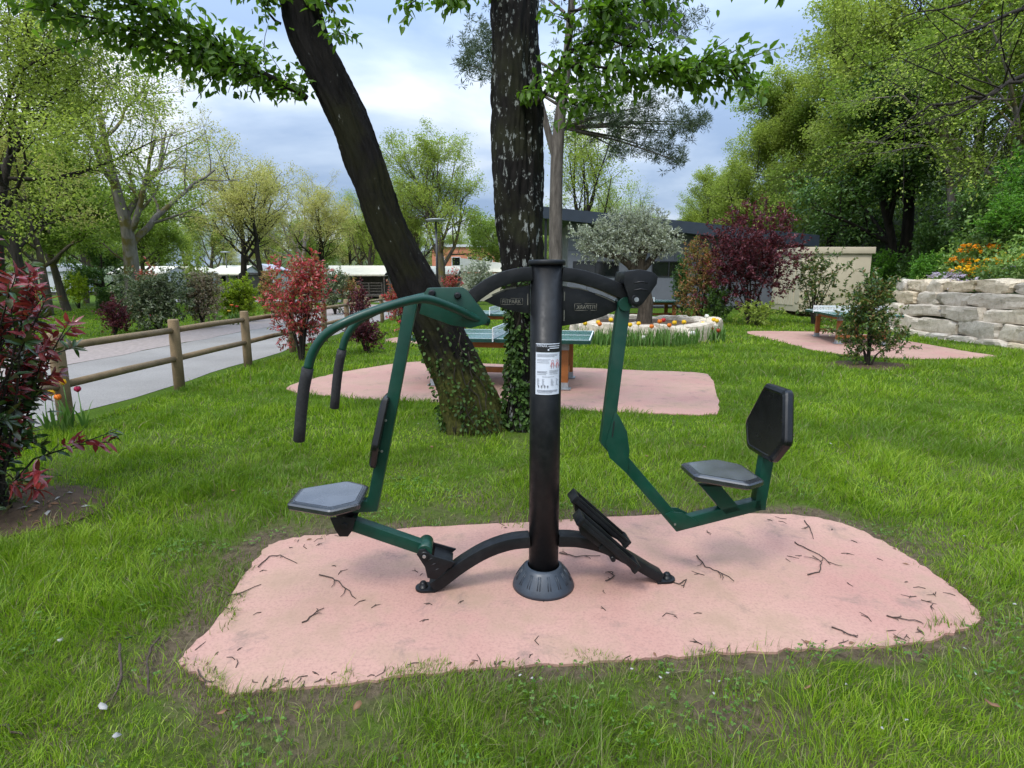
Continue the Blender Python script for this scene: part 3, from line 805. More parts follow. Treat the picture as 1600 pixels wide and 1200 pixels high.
    hb_px = [(763, 503, .02), (742, 497, .055), (715, 484, .105), (690, 474, .15), (668, 467.5, .19), (648, 468, .225), (615, 476, .265), (570, 491, .30), (535, 506, .32), (512, 520, .32), (498, 535, .32), (487, 555, .32), (481, 577, .32)]
    gp_px = [(481, 575, .32), (475, 605, .32), (471, 640, .32), (467, 690, .32)]
    for sg in (1, -1):
        pts = [(P(x, y, n)[0], -n * sg, P(x, y, n)[1]) for x, y, n in hb_px]
        # round the poly line
        f = []
        V3 = [Vector(p) for p in pts]
        for i in range(len(V3) - 1):
            a, b, c, d = V3[max(i - 1, 0)], V3[i], V3[i + 1], V3[min(i + 2, len(V3) - 1)]
            for t in (0, .33, .66): f.append(0.5 * ((2 * b) + (c - a) * t + (2 * a - 5 * b + 4 * c - d) * t * t + (3 * b - a - 3 * c + d) * t ** 3))
        f.append(V3[-1])
        hb = MB().tube(f, 0.0195, 18).build('handlebar', GR, T)
        gp = [Vector((P(x, y, n)[0], -n * sg, P(x, y, n)[1])) for x, y, n in gp_px]
        gp = [gp[0], gp[0].lerp(gp[1], .5), gp[1], gp[1].lerp(gp[2], .5), gp[2], gp[2].lerp(gp[3], .5), gp[3] + (gp[2] - gp[3]) * .03, gp[3]]
        MB().tube(gp, [0.0245] * 6 + [0.0245, 0.019], 20).build('grip', M['grip'], hb)
    top_u, low_u = P(643, 472), P(583, 788)
    fr = MB().rtube([top_u, low_u, (low_u[0] - 0.10, low_u[1] - 0.002)], 0.058, 0.058).build('backrest_frame', GR, T, 0.004)
    # backrest seen edge-on
    bL = seatL.copy(); bL.data = bmesh_; bL.name = 'backrest'; COL.objects.link(bL); bL.parent = T
    c0 = P(601, 675)
    up = (Vector(top_u) - Vector(low_u)).normalized()
    z = Vector((-up.y, 0, up.x)); x = Vector((-up.x, 0, -up.y)); y = z.cross(x)
    bL.matrix_local = Matrix.Translation((c0[0] - 0.02, 0, c0[1])) @ Matrix((x, y, z)).transposed().to_4x4() @ Matrix.Diagonal((1.0, 0.62, 1.0, 1))
    for py_ in (657, 705):
        c = P(604 if py_ < 680 else 598, py_, .03)
        MB().tube([(c[0] - .004, -0.034, c[1]), (c[0] - .004, -0.029, c[1])], 0.006, 10).build('bolt', M['steel'], T)
    # link bar from foot bracket to the seat carrier
    l0, l1 = P(665, 856), P(548, 816)
    MB().rtube([l0, l1], 0.060, 0.062).build('link_bar', GR, T, 0.004)
    MB().tube([(l0[0], -0.064, l0[1] + .006), (l0[0], 0.064, l0[1] + .006)], 0.037, 24).build('pivot_sleeve', GR, T)
    MB().tube([(l0[0], -0.088, l0[1] - .002), (l0[0], 0.088, l0[1] - .002)], 0.020, 18).build('pivot_bolt', K, T)
    MB().tube([(l0[0], -0.0925, l0[1] - .002), (l0[0], -0.0885, l0[1] - .002)], 0.009, 12).build('bolt_head', M['steel'], T)
    bk = [P(651, 866, .07), P(655, 858, .07), P(664, 857, .07), P(676, 868, .07), P(712, 878, .07), P(700, 888, .07), P(682, 905, .07), P(668, 902, .07), P(664, 885, .07), P(653, 868, .07)]
    for y0, y1 in ((-0.078, -0.066), (0.066, 0.078)):
        br = MB().prism(bk, y0, y1).build('foot_bracket', K, T, 0.003)
        if y0 < 0:
            for i in range(3):
                c = P(672 + i * 5, 874 + i * 8, .078)
                MB().tube([(c[0] - .011, -0.0775, c[1] - .005), (c[0] + .011, -0.0775, c[1] + .006)], 0.0025, 6).build('slot', M['sign_dark'], br)
    MB().prism([(l0[0] + 0.045, l0[1] - 0.022), (l0[0] + 0.14, l0[1] - 0.066), (l0[0] + .13, l0[1] - .085), (l0[0] + .045, l0[1] - .05)], -0.0655, 0.0655).build('bracket_web', K, T, 0.003)
    # seat carrier
    cp = [P(519, 803), P(559, 803), P(554, 822), P(547, 832), P(534, 832), P(527, 822)]
    MB().prism(cp, -0.049, -0.037).build('seat_bracket', K, T, 0.003)
    MB().prism(cp, 0.037, 0.049).build('seat_bracket', K, T, 0.003)
    c = P(538, 822, .05)
    MB().tube([(c[0], -0.058, c[1]), (c[0], 0.058, c[1])], 0.016, 16).build('pivot_bolt', K, T)
    # ---- foot pedals in front of the right seat
    hub = (0.265, 0.215)
    dx = Vector(P(1000, 897, .13)) - Vector(P(912, 812, .13))
    for sg in (1, -1):
        e0 = Vector(P(907, 806, .13)) if sg > 0 else Vector(P(896, 768, -.13))
        L_ = 0.41
        d = Vector((0.735, -0.68)).normalized()
        nrm = Vector((-d.y, d.x))
        yc = -0.11 * sg
        R = Matrix(((d.x, 0, nrm.x), (0, 1, 0), (d.y, 0, nrm.y)))
        c = e0 + d * (L_ / 2) - nrm * 0.018
        pb = MB().box((c.x, yc, c.y), (L_, 0.115, 0.022), R)
        for yy_ in (-0.0515, 0.0515):
            q = c + nrm * 0.019
            pb.box((q.x, yc + yy_, q.y), (L_ * .96, 0.012, 0.018), R)
        for t in (-1, 1):
            q = c + d * (t * L_ * 0.475) + nrm * (0.006 if t > 0 else .002)
            pb.box((q.x, yc, q.y), (0.022, 0.117, 0.05), R)
        pd = pb.build('pedal', K, T, 0.004)
        q = c - nrm * 0.03
        sb = MB().prism([tuple(c + d * -0.19 - nrm * .0095), tuple(c + d * -0.14 - nrm * 0.05), tuple(c + d * 0.08 - nrm * .032), tuple(c + d * 0.17 - nrm * .0095)], yc - 0.03, yc + 0.03)
        sb.build('pedal_rib', K, pd, 0.004)
        q = c + d * 0.07 - nrm * 0.035
        MB().tube([(q.x, yc - 0.05, q.y), (q.x, yc + 0.05, q.y)], 0.013, 12).build('pedal_pin', K, pd)
    MB().box((0.31, 0, 0.262), (0.10, 0.30, 0.04), Matrix.Rotation(math.radians(37), 3, 'Y')).build('pedal_bar', K, T, 0.004)
    # ---- information label wrapped round the post
    z1, z0 = P(855, 537, .08)[1], P(855, 617, .08)[1]
    rr = 0.079; ac = -math.pi / 2 + math.radians(2) - MR * 0
    def wrap(u, v, r=rr):            # u across in metres, v height
        a = ac + u / rr
        return (r * math.cos(a), r * math.sin(a), v)
    def sheet(u0, u1, v0, v1, r, n=10):
        vs = []
        for i in range(n + 1):
            u = u0 + (u1 - u0) * i / n
            vs += [wrap(u, v0, r), wrap(u, v1, r)]
        mb = MB(); mb.add(vs, [(2 * i, 2 * i + 2, 2 * i + 3, 2 * i + 1) for i in range(n)], True); return mb
    h = z1 - z0; w = 0.064
    lab = sheet(-w, w, z0, z1, rr + 0.0004).build('info_label', M['sign_white'], T)
    sheet(-w + .001, w - .001, z1 - 0.17 * h, z1 - .004, rr + 0.0012).build('label_header', M['sign_dark'], lab)
    me = text_mesh('FITPARK', 1.0)
    vv = np.empty(len(me.vertices) * 3); me.vertices.foreach_get('co', vv); vv = vv.reshape(-1, 3)
    lo, hi = vv.min(0), vv.max(0)
    for v in me.vertices:
        u = -w + 0.007 + (v.co.x - lo[0]) / (hi[0] - lo[0]) * 0.052; t = z1 - 0.066 * h + (v.co.y - lo[1]) / (hi[1] - lo[1]) * 0.011
        v.co = wrap(u, t, rr + 0.0022)
    link('lettering', me, M['sign_white'], lab)
    bars = MB(); ink = MB(); red = MB()
    def bar(mb, u0, u1, v, t=0.0022, r=rr + .0022):
        s = sheet(u0, u1, z0 + v * h - t / 2, z0 + v * h + t / 2, r, 4); mb.add(s.v, s.f, True)
    bar(bars, -0.001, w - .004, 0.95, .0035); bar(bars, 0.004, w - .007, .912, .0035); bar(bars, -.004, .003, .88, .007)
    bars.build('header_lines', M['sign_white'], lab)
    for v, u0, u1 in [(.79, -.055, .05), (.77, -.055, .045), (.75, -.055, .03), (.69, -.055, 0.01), (.665, -.055, .0), (.63, -.055, .004), (.46, -.055, -.005), (.445, -.055, -.01), (.43, -.055, -.005), (.40, -.055, -.01), (.48, .005, .055), (.46, .005, .055), (.44, .005, .05), (.41, .005, .05), (.355, -.03, .03), (.09, -.055, .05), (.075, -.055, .05), (.06, -.055, .045), (.04, -.05, .02)]:
        bar(ink, u0, u1, v, .0016)
    for col in (-.055, -.03, .012, .04):
        for j in range(7): bar(ink, col, col + rnd.uniform(.008, .016), .31 - j * .02, .0016)
    for u in (-.05, -.035, -.02, -.006):
        bar(ink, u, u + .007, .165, .010)
        bar(ink, u + .002, u + .004, .14, .006)
    ink.build('fine_print', M['sign_ink'], lab)
    for uc in (0.020, 0.048):
        for k_ in range(10):
            a0, a1 = k_ * .628, (k_ + 1) * .628
            red.tube([wrap(uc + .006 * math.cos(a0), z0 + .655 * h + .007 * math.sin(a0), rr + .002), wrap(uc + .006 * math.cos(a1), z0 + .655 * h + .007 * math.sin(a1), rr + .002)], .0008, 4)
        for dx in (-.006, .006):
            red.tube([wrap(uc + dx * .6, z0 + .625 * h, rr + .002), wrap(uc + dx, z0 + .52 * h, rr + .002)], .0012, 4)
        red.tube([wrap(uc - .011, z0 + .56 * h, rr + .002), wrap(uc - .005, z0 + .625 * h, rr + .002), wrap(uc + .005, z0 + .625 * h, rr + .002), wrap(uc + .011, z0 + .56 * h, rr + .002)], .0010, 4)
    red.build('figures', M['sign_red'], lab)
    return T
def text_mesh(txt, size):
    cu = bpy.data.curves.new('lettering', 'FONT'); cu.body = txt; cu.size = size
    o = bpy.data.objects.new('lettering_tmp', cu); COL.objects.link(o)
    dg = bpy.context.evaluated_depsgraph_get(); dg.update()
    me = bpy.data.meshes.new_from_object(o.evaluated_get(dg))
    me.name = 'lettering'
    bpy.data.objects.remove(o); bpy.data.curves.remove(cu)
    me.materials.clear()
    return me
def text_on(parent, txt, c, width, height, mirror):
    me = text_mesh(txt, 1.0)
    xs_ = [v.co.x for v in me.vertices]; ys_ = [v.co.y for v in me.vertices]
    x0, x1, y0, y1 = min(xs_), max(xs_), min(ys_), max(ys_)
    for v in me.vertices:
        u = (v.co.x - x0) / (x1 - x0) - .5; w = (v.co.y - y0) / (y1 - y0) - .5
        if mirror: u = -u
        v.co = (c[0] + u * width * .86, c[1], c[2] + w * height * .62)
    link('lettering', me, M['letter'], parent)
    w, h = width / 2, height / 2
    fr = MB()
    for a, b in (((-w, -h), (w * .2, -h)), ((w * .45, -h), (w, -h)), ((w, -h), (w, h)), ((w, h), (-w * .1, h)), ((-w * .4, h), (-w, h)), ((-w, h), (-w, -h))):
        fr.tube([(c[0] + a[0], c[1] + .001, c[2] + a[1]), (c[0] + b[0], c[1] + .001, c[2] + b[1])], 0.0011, 4)
    fr.build('stencil_frame', M['letter'], parent)
build_machine()

# ------------------------------------------------------------------ ping-pong tables
def build_table(loc, rz, label):
    T = empty('ping_pong_table', loc, rz, label, 'table', 'outdoor ping pong tables on the lawn')
    L, Wd, h = 2.74, 1.525, 0.76
    for s in (-1, 1):
        tp = MB().span((0.003 * s if s > 0 else -L / 2, -Wd / 2, h - 0.05), (L / 2 if s > 0 else -0.003, Wd / 2, h)).build('table_half', M['table_green'], T, 0.006)
        ln = MB()
        for y in (-Wd / 2 + 0.012, 0, Wd / 2 - 0.012): ln.span((s * 0.03, y - 0.009, h), (s * (L / 2 - .004), y + 0.009, h + 0.0025))
        ln.span((s * (L / 2 - .022), -Wd / 2 + .022, h), (s * (L / 2 - .005), -.012, h + .0024)); ln.span((s * (L / 2 - .022), .012, h), (s * (L / 2 - .005), Wd / 2 - .022, h + .0024))
        ln.build('white_lines', M['white_paint'], tp)
        MB().span((s * 0.01, -Wd / 2 - .004, h - 0.056), (s * (L / 2 + .004), -Wd / 2 + .03, h - 0.012)).span((s * 0.01, Wd / 2 - .03, h - 0.056), (s * (L / 2 + .004), Wd / 2 + .004, h - 0.012)).span((s * (L / 2 - .03), -Wd / 2 + .031, h - .056), (s * (L / 2 + .004), Wd / 2 - .031, h - .012)).build('edge_band', M['table_edge'], tp)
    # perforated steel net
    n = MB(); rg = random.Random(5)
    nx, nz = 46, 5; w = Wd + 0.24; hz = 0.155
    ys = np.linspace(-w / 2, w / 2, 3 * nx + 1); zs = np.linspace(h + 0.004, h + hz, 3 * nz + 1)
    for i in range(len(ys) - 1):
        for j in range(len(zs) - 1):
            if i % 3 != 0 and j % 3 != 0 and 2 < j < 13 and rg.random() < 0.9: continue
            n.add([(0, ys[i], zs[j]), (0, ys[i + 1], zs[j]), (0, ys[i + 1], zs[j + 1]), (0, ys[i], zs[j + 1])], [(0, 1, 2, 3)])
    n.span((-.006, -w / 2, h + hz), (.006, w / 2, h + hz + .012)).span((-.008, -w / 2 - .012, h - .03), (.008, -w / 2, h + hz + .012)).span((-.008, w / 2, h - .03), (.008, w / 2 + .012, h + hz + .012))
    n.build('net', M['white_paint'], T)
    for sx in (-1, 1):
        for sy in (-1, 1):
            lg = MB().box((sx * 0.98, sy * 0.50, 0.345), (0.14, 0.10, 0.50)).build('leg', M['table_wood'], T, 0.006)
            MB().box((sx * 0.98, sy * 0.50, 0.06), (0.15, 0.11, 0.10)).box((sx * 0.98, sy * 0.50, 0.015), (0.22, 0.18, 0.012)).build('metal_foot', M['galv'], lg)
            MB().box((sx * 0.98, sy * 0.50, 0.645), (0.15, 0.11, 0.11)).build('metal_head', M['galv'], lg)
        MB().box((sx * 0.98, 0, 0.19), (0.06, 0.88, 0.09)).build('cross_rail', M['table_wood'], T, 0.004)
    MB().box((0, -0.50, 0.65), (1.80, 0.05, 0.10)).box((0, 0.50, 0.65), (1.80, 0.05, 0.10)).build('top_rail', M['table_wood'], T, 0.004)
    MB().box((0, 0, 0.19), (1.89, 0.07, 0.085)).build('long_rail', M['table_wood'], T, 0.004)
    return T
tb = build_table((-0.12, 8.85, 0.012), math.radians(-10), 'green ping pong table with timber legs on the pink pad right behind the two trunks')
def table_copy(loc, rz, label):
    c = copy_tree(tb); c.location = loc; c.rotation_euler = (0, 0, rz); c['label'] = label
table_copy((-0.45, 15.0, 0.012), math.radians(-7), 'green ping pong table with white net standing one pad further back behind the leaning trunk')
p = A(1012, 470, 24.0)
table_copy((p.x, 24.0, 0), math.radians(4), 'farthest small ping pong table close to the grey building behind the rock ring')
table_copy((9.0, 15.1, 0.012), math.radians(76), 'green ping pong table with white net behind the lone shrub before the stone wall')

# ------------------------------------------------------------------ post-and-rail fence
def build_fence():
    T = empty('wooden_fence', (-4.97, 6.1, 0), 0, 'brown round-timber post and rail fence along the grey road', 'fence')
    ys = [-4.6, -2.45, -0.3, 1.75, 3.95, 6.1, 8.27, 10.5, 12.7, 14.9, 17.1, 19.4, 21.7, 24.0]
    for i, y in enumerate(ys):
        y0 = y - 6.1; tl = rnd.uniform(-.012, .012)
        MB().tube([(0, y0, -0.3), (tl, y0, 0.5), (tl * 2, y0, 1.02), (tl * 2, y0, 1.04)], [0.078, 0.076, 0.074, 0.066], 16).build('post', M['wood'], T)
        if i + 1 < len(ys):
            y1 = ys[i + 1] - 6.1
            for z in (0.88, 0.46):
                MB().tube([(0, y0 + 0.02, z), (rnd.uniform(-.01, .01), (y0 + y1) / 2, z + rnd.uniform(-.012, .012)), (0, y1 - 0.02, z)], [0.043, 0.046, 0.044], 12).build('rail', M['wood'], T)
build_fence()

# ------------------------------------------------------------------ stone retaining wall, rock ring
def boulder(size, rg):
    bm = bmesh.new()
    bmesh.ops.create_cube(bm, size=1.0)
    bmesh.ops.subdivide_edges(bm, edges=bm.edges[:], cuts=5, use_grid_fill=True)
    ph = [rg.uniform(0, 6.28) for _ in range(9)]; rg_e = rg.uniform(13.0, 24.0)
    cuts_ = [(Vector((rg.choice((-1, 1)) * rg.uniform(.3, 1), rg.choice((-1, -1, 1)) * rg.uniform(.4, 1), rg.choice((-1, 1)) * rg.uniform(.3, 1))).normalized(), rg.uniform(1.2, 1.6)) for _ in range(12)]
    for v in bm.verts:
        c = v.co * 2
        # rounded block
        e = rg_e
        nrm = (abs(c.x) ** e + abs(c.y) ** e + abs(c.z) ** e) ** (1 / e)
        c = c / max(nrm, 1e-6) * max(abs(c.x), abs(c.y), abs(c.z))
        d = 1 + 0.03 * math.sin(3.1 * c.x + ph[0] + 2 * c.z) + 0.03 * math.sin(2.3 * c.y + ph[1] + c.x * 1.7) + 0.03 * math.sin(4.7 * c.z + ph[2] + c.x * 2.9) + 0.03 * math.sin(9 * c.x + ph[3]) * math.sin(8 * c.z + ph[4]) + 0.02 * math.sin(5.1 * c.x + ph[7]) * math.sin(4.3 * c.z + ph[8]) + rg.uniform(-.014, .014)
        c.z += 0.13 * math.sin(1.6 * c.x + ph[5]) * c.z + 0.07 * math.sin(2.6 * c.x + ph[7]); c.x += 0.13 * math.sin(1.5 * c.z + ph[6])
        for pn, pd_ in cuts_:
            ex = c.dot(pn) - pd_
            if ex > 0: c = c - pn * ex
        v.co = Vector((c.x * size[0] / 2, c.y * size[1] / 2, c.z * size[2] / 2)) * d
    me = bpy.data.meshes.new('boulder')
    bm.to_mesh(me); bm.free()
    me.polygons.foreach_set('use_smooth', [True] * len(me.polygons))
    me.set_sharp_from_angle(angle=math.radians(14))
    return me
def build_wall():
    rg = random.Random(21)
    T = empty('stone_wall', G(1500, 535), 0, 'retaining wall of big pale limestone blocks stacked in courses below the hillside', 'wall')
    a, b = G(1600, 547), G(1366, 516.5)
    d = (b - a).normalized(); a = a - d * 4.5
    Ltot = (b - a).length; nrm = Vector((d.y, -d.x, 0))          # towards the hill
    if nrm.x < 0: nrm = -nrm
    ang = math.atan2(d.y, d.x)
    zs = [(-0.12, 0.14), (0.14, 0.54), (0.54, 0.90), (0.90, 1.27), (1.27, 1.60)]
    for ci, (z0, z1) in enumerate(zs):
        s = -rg.uniform(0, .5)
        end = Ltot - 0.05 * ci + (0.5 if ci == 0 else 0)
        while s < end:
            L = rg.uniform(0.6, 1.7) if ci != 4 else rg.uniform(.55, 1.15)
            if s + L > end: L = max(0.35, end - s)
            h = (z1 - z0) * rg.uniform(.98, 1.16)
            dep = 0.62
            me = boulder((L * 1.0, dep, h), rg)
            o = link('boulder', me, M['stone'], T)
            c = a + d * (s + L / 2) + nrm * (dep / 2 + 0.10 * ci + rg.uniform(-.05, .05) - (0.05 if ci == 0 else 0))
            o.location = Vector((c.x, c.y, (z0 + z1) / 2)) - T.location
            o.rotation_euler = (rg.uniform(-.08, .08), rg.uniform(-.085, .085), ang + rg.uniform(-.09, .09))
            s += L + 0.006
    return a, d, nrm, Ltot
WALL = build_wall()
RING_C = Vector((3.95, 17.0, 0))
def build_ring():
    rg = random.Random(4)
    T = empty('rock_ring', RING_C, 0, 'low oval ring of pale flat boulders around the olive tree', 'planter')
    n = 17
    for i in range(n):
        a = 2 * math.pi * i / n
        L = rg.uniform(0.85, 1.2)
        o = link('boulder', boulder((L, 0.55, 0.54 * rg.uniform(.85, 1.2)), rg), M['stone'], T)
        o.location = (1.85 * math.cos(a), 2.3 * math.sin(a), 0.2)
        o.rotation_euler = (0, rg.uniform(-.06, .06), a + math.pi / 2 + rg.uniform(-.15, .15))
    m = MB().slab(blob((0, 0), 1.7, 2.1, 12, 9), -0.05, 0.34).build('mulch', M['earth'], T)
build_ring()

# ------------------------------------------------------------------ buildings
def build_building():
    Y = 33.0
    xl, xr = A(887, 440, Y).x, A(1246, 440, Y).x
    T = empty('grey_building', ((xl + xr) / 2, Y, 0), 0, 'long low grey building with dark sloping roof behind the olive tree', 'building')
    ox = (xl + xr) / 2
    def zr(x): return 5.55 - (x - A(850, 332, Y).x) * 0.100          # roof top line
    x0r = A(838, 340, Y).x; x1r = xr + 0.45
    # wall with two window openings
    wins = []
    for a, b in ((895, 967), (1018, 1072)): wins.append((A(a, 420, Y).x, A(b, 420, Y).x))
    zb, zt = 1.78, 2.68
    mb = MB()
    cuts = [xl, wins[0][0], wins[0][1], wins[1][0], wins[1][1], xr]
    for i in range(5):
        a, b = cuts[i], cuts[i + 1]
        if i in (1, 3):
            mb.span((a - ox, 0, 0.12), (b - ox, 0.25, zb))
            mb.add([(x - ox, y, z) for x, y, z in [(a, 0, zt), (b, 0, zt), (b, 0, zr(b) - .55), (a, 0, zr(a) - .55), (a, .25, zt), (b, .25, zt), (b, .25, zr(b) - .55), (a, .25, zr(a) - .55)]], [(0, 1, 2, 3), (4, 7, 6, 5), (0, 4, 5, 1), (3, 2, 6, 7)])
        else:
            mb.add([(x - ox, y, z) for x, y, z in [(a, 0, .12), (b, 0, .12), (b, 0, zr(b) - .55), (a, 0, zr(a) - .55), (a, .25, .12), (b, .25, .12), (b, .25, zr(b) - .55), (a, .25, zr(a) - .55)]], [(0, 1, 2, 3), (4, 7, 6, 5), (0, 4, 5, 1), (0, 3, 7, 4), (1, 5, 6, 2)])
    # ends and back
    mb.add([(x - ox, y, z) for x, y, z in [(xl, .25, .12), (xl, 9, .12), (xl, 9, zr(xl) - .55), (xl, .25, zr(xl) - .55)]], [(0, 1, 2, 3)])
    mb.add([(x - ox, y, z) for x, y, z in [(xr, .25, .12), (xr, 9, .12), (xr, 9, zr(xr) - .55), (xr, .25, zr(xr) - .55)]], [(3, 2, 1, 0)])
    mb.add([(x - ox, y, z) for x, y, z in [(xl, 9, .12), (xr, 9, .12), (xr, 9, zr(xr) - .55), (xl, 9, zr(xl) - .55)]], [(3, 2, 1, 0)])
    w = mb.build('wall', M['wall_grey'], T)
    sm = MB()
    x = xl + 1.1
    while x < xr:
        if not any(a - .05 < x < b + .05 for a, b in wins): sm.span((x - ox - .01, -.006, .13), (x - ox + .01, -.001, zr(x) - .6))
        else:
            sm.span((x - ox - .01, -.006, .13), (x - ox + .01, -.001, zb - .07)); sm.span((x - ox - .01, -.006, zt + .07), (x - ox + .01, -.001, zr(x) - .6))
        x += 1.25
    sm.span((xl - ox, -.006, zt + 0.6), (xr - ox, -.0012, zt + .62))
    sm.build('panel_joints', M['frame_dark'], w)
    MB().span((xl - ox - .02, -.03, -.1), (xr - ox + .02, 9, .118)).build('plinth', M['frame_dark'], T)
    for a, b in wins:
        f = MB()
        f.span((a - ox, -.03, zb), (b - ox, .1, zb + .06)).span((a - ox, -.03, zt - .06), (b - ox, .1, zt)).span((a - ox, -.03, zb + .061), (a - ox + .06, .1, zt - .061)).span((b - ox - .06, -.03, zb + .061), (b - ox, .1, zt - .061))
        f.span(((a + b) / 2 - ox - .03, -.028, zb + .061), ((a + b) / 2 - ox + .03, .1, zt - .061))
        win = f.build('window', M['frame_dark'], T)
        MB().span((a - ox + .05, .04, zb + .05), (b - ox - .05, .06, zt - .05)).build('pane', M['glass'], win)
    # roof slab with tall fascia, overhanging in front and at the left
    r = MB()
    a, b = x0r, x1r
    vs = []
    for y in (-1.1, 9.8):
        vs += [(a - ox, y, zr(a)), (b - ox, y, zr(b)), (b - ox, y, zr(b) - .62), (a - ox, y, zr(a) - .62)]
    r.add(vs, [(0, 3, 2, 1), (4, 5, 6, 7), (0, 1, 5, 4), (3, 7, 6, 2), (0, 4, 7, 3), (1, 2, 6, 5)])
    rf = r.build('roof', M['roof_dark'], T)
    for xx in (x0r + .5,):
        MB().box((xx - ox, -0.7, (zr(xx) - .62) / 2), (.14, .14, zr(xx) - .63)).build('carport_post', M['frame_dark'], T)
build_building()
def build_shed():
    Y = 25.2
    xa, xb = A(1251, 440, Y).x, A(1358, 440, Y).x
    h = A(1300, 386, Y).z
    T = empty('beige_shed', ((xa + xb) / 2, Y, 0), 0, 'flat roofed beige rendered utility box with a coping lip beside the hillside', 'shed')
    w = (xb - xa)
    wl = MB().span((-w / 2, 0, 0.22), (w / 2, 2.7, h - 0.28)).build('wall', M['beige'], T, 0.02)
    MB().span((-w / 2 - .09, -.09, h - 0.279), (w / 2 + .09, 2.79, h)).build('coping', M['beige'], T, 0.015)
    MB().span((-w / 2 + .5, .3, -.2), (w / 2 - .2, 2.4, .219)).build('plinth', M['earth'], T)
    # ribbed door on the short side
    d = MB()
    for i in range(7): d.span((-w / 2 - .03, .5 + i * .25, .5), (-w / 2 + .001, .5 + i * .25 + .2, h - .6))
    d.build('slatted_door', M['beige'], T)
build_shed()

def mobile_home(x0, x1, y_roof, Y, label, wallm, roofm, porch=0.0, gable=False, rise=14, deck=False):
    a, b = A(x0, 440, Y).x, A(x1, 440, Y).x
    zr = A(0, y_roof, Y).z; ze = zr - rise * Y / 880.0
    c = (a + b) / 2; w = b - a
    T = empty('mobile_home', (c, Y, 0), 0, label, 'mobile home', 'mobile homes across the road')
    wb = w * (1 - porch)
    wl = MB().span((-w / 2 + .15, 0, .35), (-w / 2 + wb, 3.8, ze)).build('wall', wallm, T)
    MB().span((-w / 2 + .2, .15, -.1), (w / 2 - .2, 3.6, .349)).build('skirting', M['deck'], T)
    if porch: MB().span((-w / 2 + wb + .002, .9, .35), (w / 2 - .15, 3.8, ze)).build('porch_wall', M['deck'], T)
    r = MB()
    dep = -1.2 if porch or deck else -.25
    if gable:
        r.add([(-w / 2, dep, ze - .15), (w / 2, dep, ze - .15), (w / 2, 1.9, zr), (-w / 2, 1.9, zr), (-w / 2, 4.1, ze), (w / 2, 4.1, ze), (-w / 2, dep, ze - .28), (w / 2, dep, ze - .28), (-w / 2, 4.1, ze - .1), (w / 2, 4.1, ze - .1)],
              [(0, 1, 2, 3), (3, 2, 5, 4), (0, 6, 7, 1), (4, 5, 9, 8), (6, 8, 9, 7)])
        wl2 = MB().add([(-w / 2 + .15, 0, ze - .001), (-w / 2 + .15, 3.8, ze - .001), (-w / 2 + .15, 1.9, zr - .1), (w / 2 - .15, 0, ze - .001), (w / 2 - .15, 3.8, ze - .001), (w / 2 - .15, 1.9, zr - .1)], [(0, 2, 1), (3, 4, 5)]).build('gable', wallm, T)
    else:
        # ridge runs away from the viewer
        r.add([(-w / 2 - .2, dep, ze - .1), (0, dep, zr), (w / 2 + .2, dep, ze - .1), (-w / 2 - .2, 4, ze - .1), (0, 4, zr), (w / 2 + .2, 4, ze - .1), (-w / 2 - .2, dep, ze - .2), (w / 2 + .2, dep, ze - .2), (w / 2 + .2, 4, ze - .2), (-w / 2 - .2, 4, ze - .2)],
              [(0, 1, 4, 3), (1, 2, 5, 4), (0, 6, 7, 2, 1), (6, 9, 8, 7), (3, 4, 5, 8, 9)])
    r.build('roof', roofm, T)
    k = max(1, int(wb / 2.4))
    for i in range(k):
        x = -w / 2 + (i + .5) * wb / k
        f = MB().span((x - .45, -.03, 1.25), (x + .45, .02, min(2.15, ze - .3))).build('window', M['white_paint'], T)
        MB().span((x - .4, -.04, 1.3), (x + .4, -.031, min(2.1, ze - .35))).build('pane', M['glass'], f)
    if porch or deck:
        x0_ = -w / 2 + (wb if porch else 0) + .05
        MB().span((x0_, -2.2, .2), (w / 2 - .05, -.01, .38)).build('deck', M['deck'], T)
        rl = MB()
        for z in (.62, .86, 1.10, 1.34): rl.span((x0_, -2.2, z), (w / 2 - .05, -2.15, z + .07))
        n = max(3, int((w / 2 - x0_) / 1.1))
        for i in range(n + 1):
            x = x0_ + (w / 2 - .1 - x0_) * i / n
            rl.span((x, -2.25, .2), (x + .08, -2.17, 1.42))
        rl.build('railing', M['deck'], T)
        for x in (x0_ + .05, w / 2 - .15):
            MB().span((x, -1.1, .381), (x + .09, -1.01, ze - .25)).build('porch_post', M['deck'], T)
    return T
mobile_home(62, 121, 411, 62, 'grey roofed chalet at the far left beyond the lone trunks', M['white_wall'], M['lilac_roof'], rise=10)
mobile_home(172, 262, 415, 50, 'white mobile home with cream roof behind the mossy leaning tree', M['white_wall'], M['cream'], gable=True, rise=9)
mobile_home(259, 322, 416, 53, 'white mobile home with cream gable roof behind the variegated hedge', M['white_wall'], M['cream'], rise=8)
mobile_home(332, 383, 414, 56, 'white mobile home with cream roof and dark porch beside the small street lamp', M['white_wall'], M['cream'], porch=.4, gable=True, rise=11)
mobile_home(386, 432, 412, 60, 'white mobile home with pale lilac roof left of the red photinia', M['white_wall'], M['lilac_roof'], rise=8)
mobile_home(505, 606, 414, 52, 'mobile home with dark porch, cream awning roof and railed deck left of the leaning trunk', M['white_wall'], M['cream'], porch=.6, gable=True, rise=12)
mobile_home(648, 718, 415, 50, 'mobile home with white roof and brown porch right of the leaning trunk', M['deck'], M['cream'], porch=.6, gable=True, rise=10)
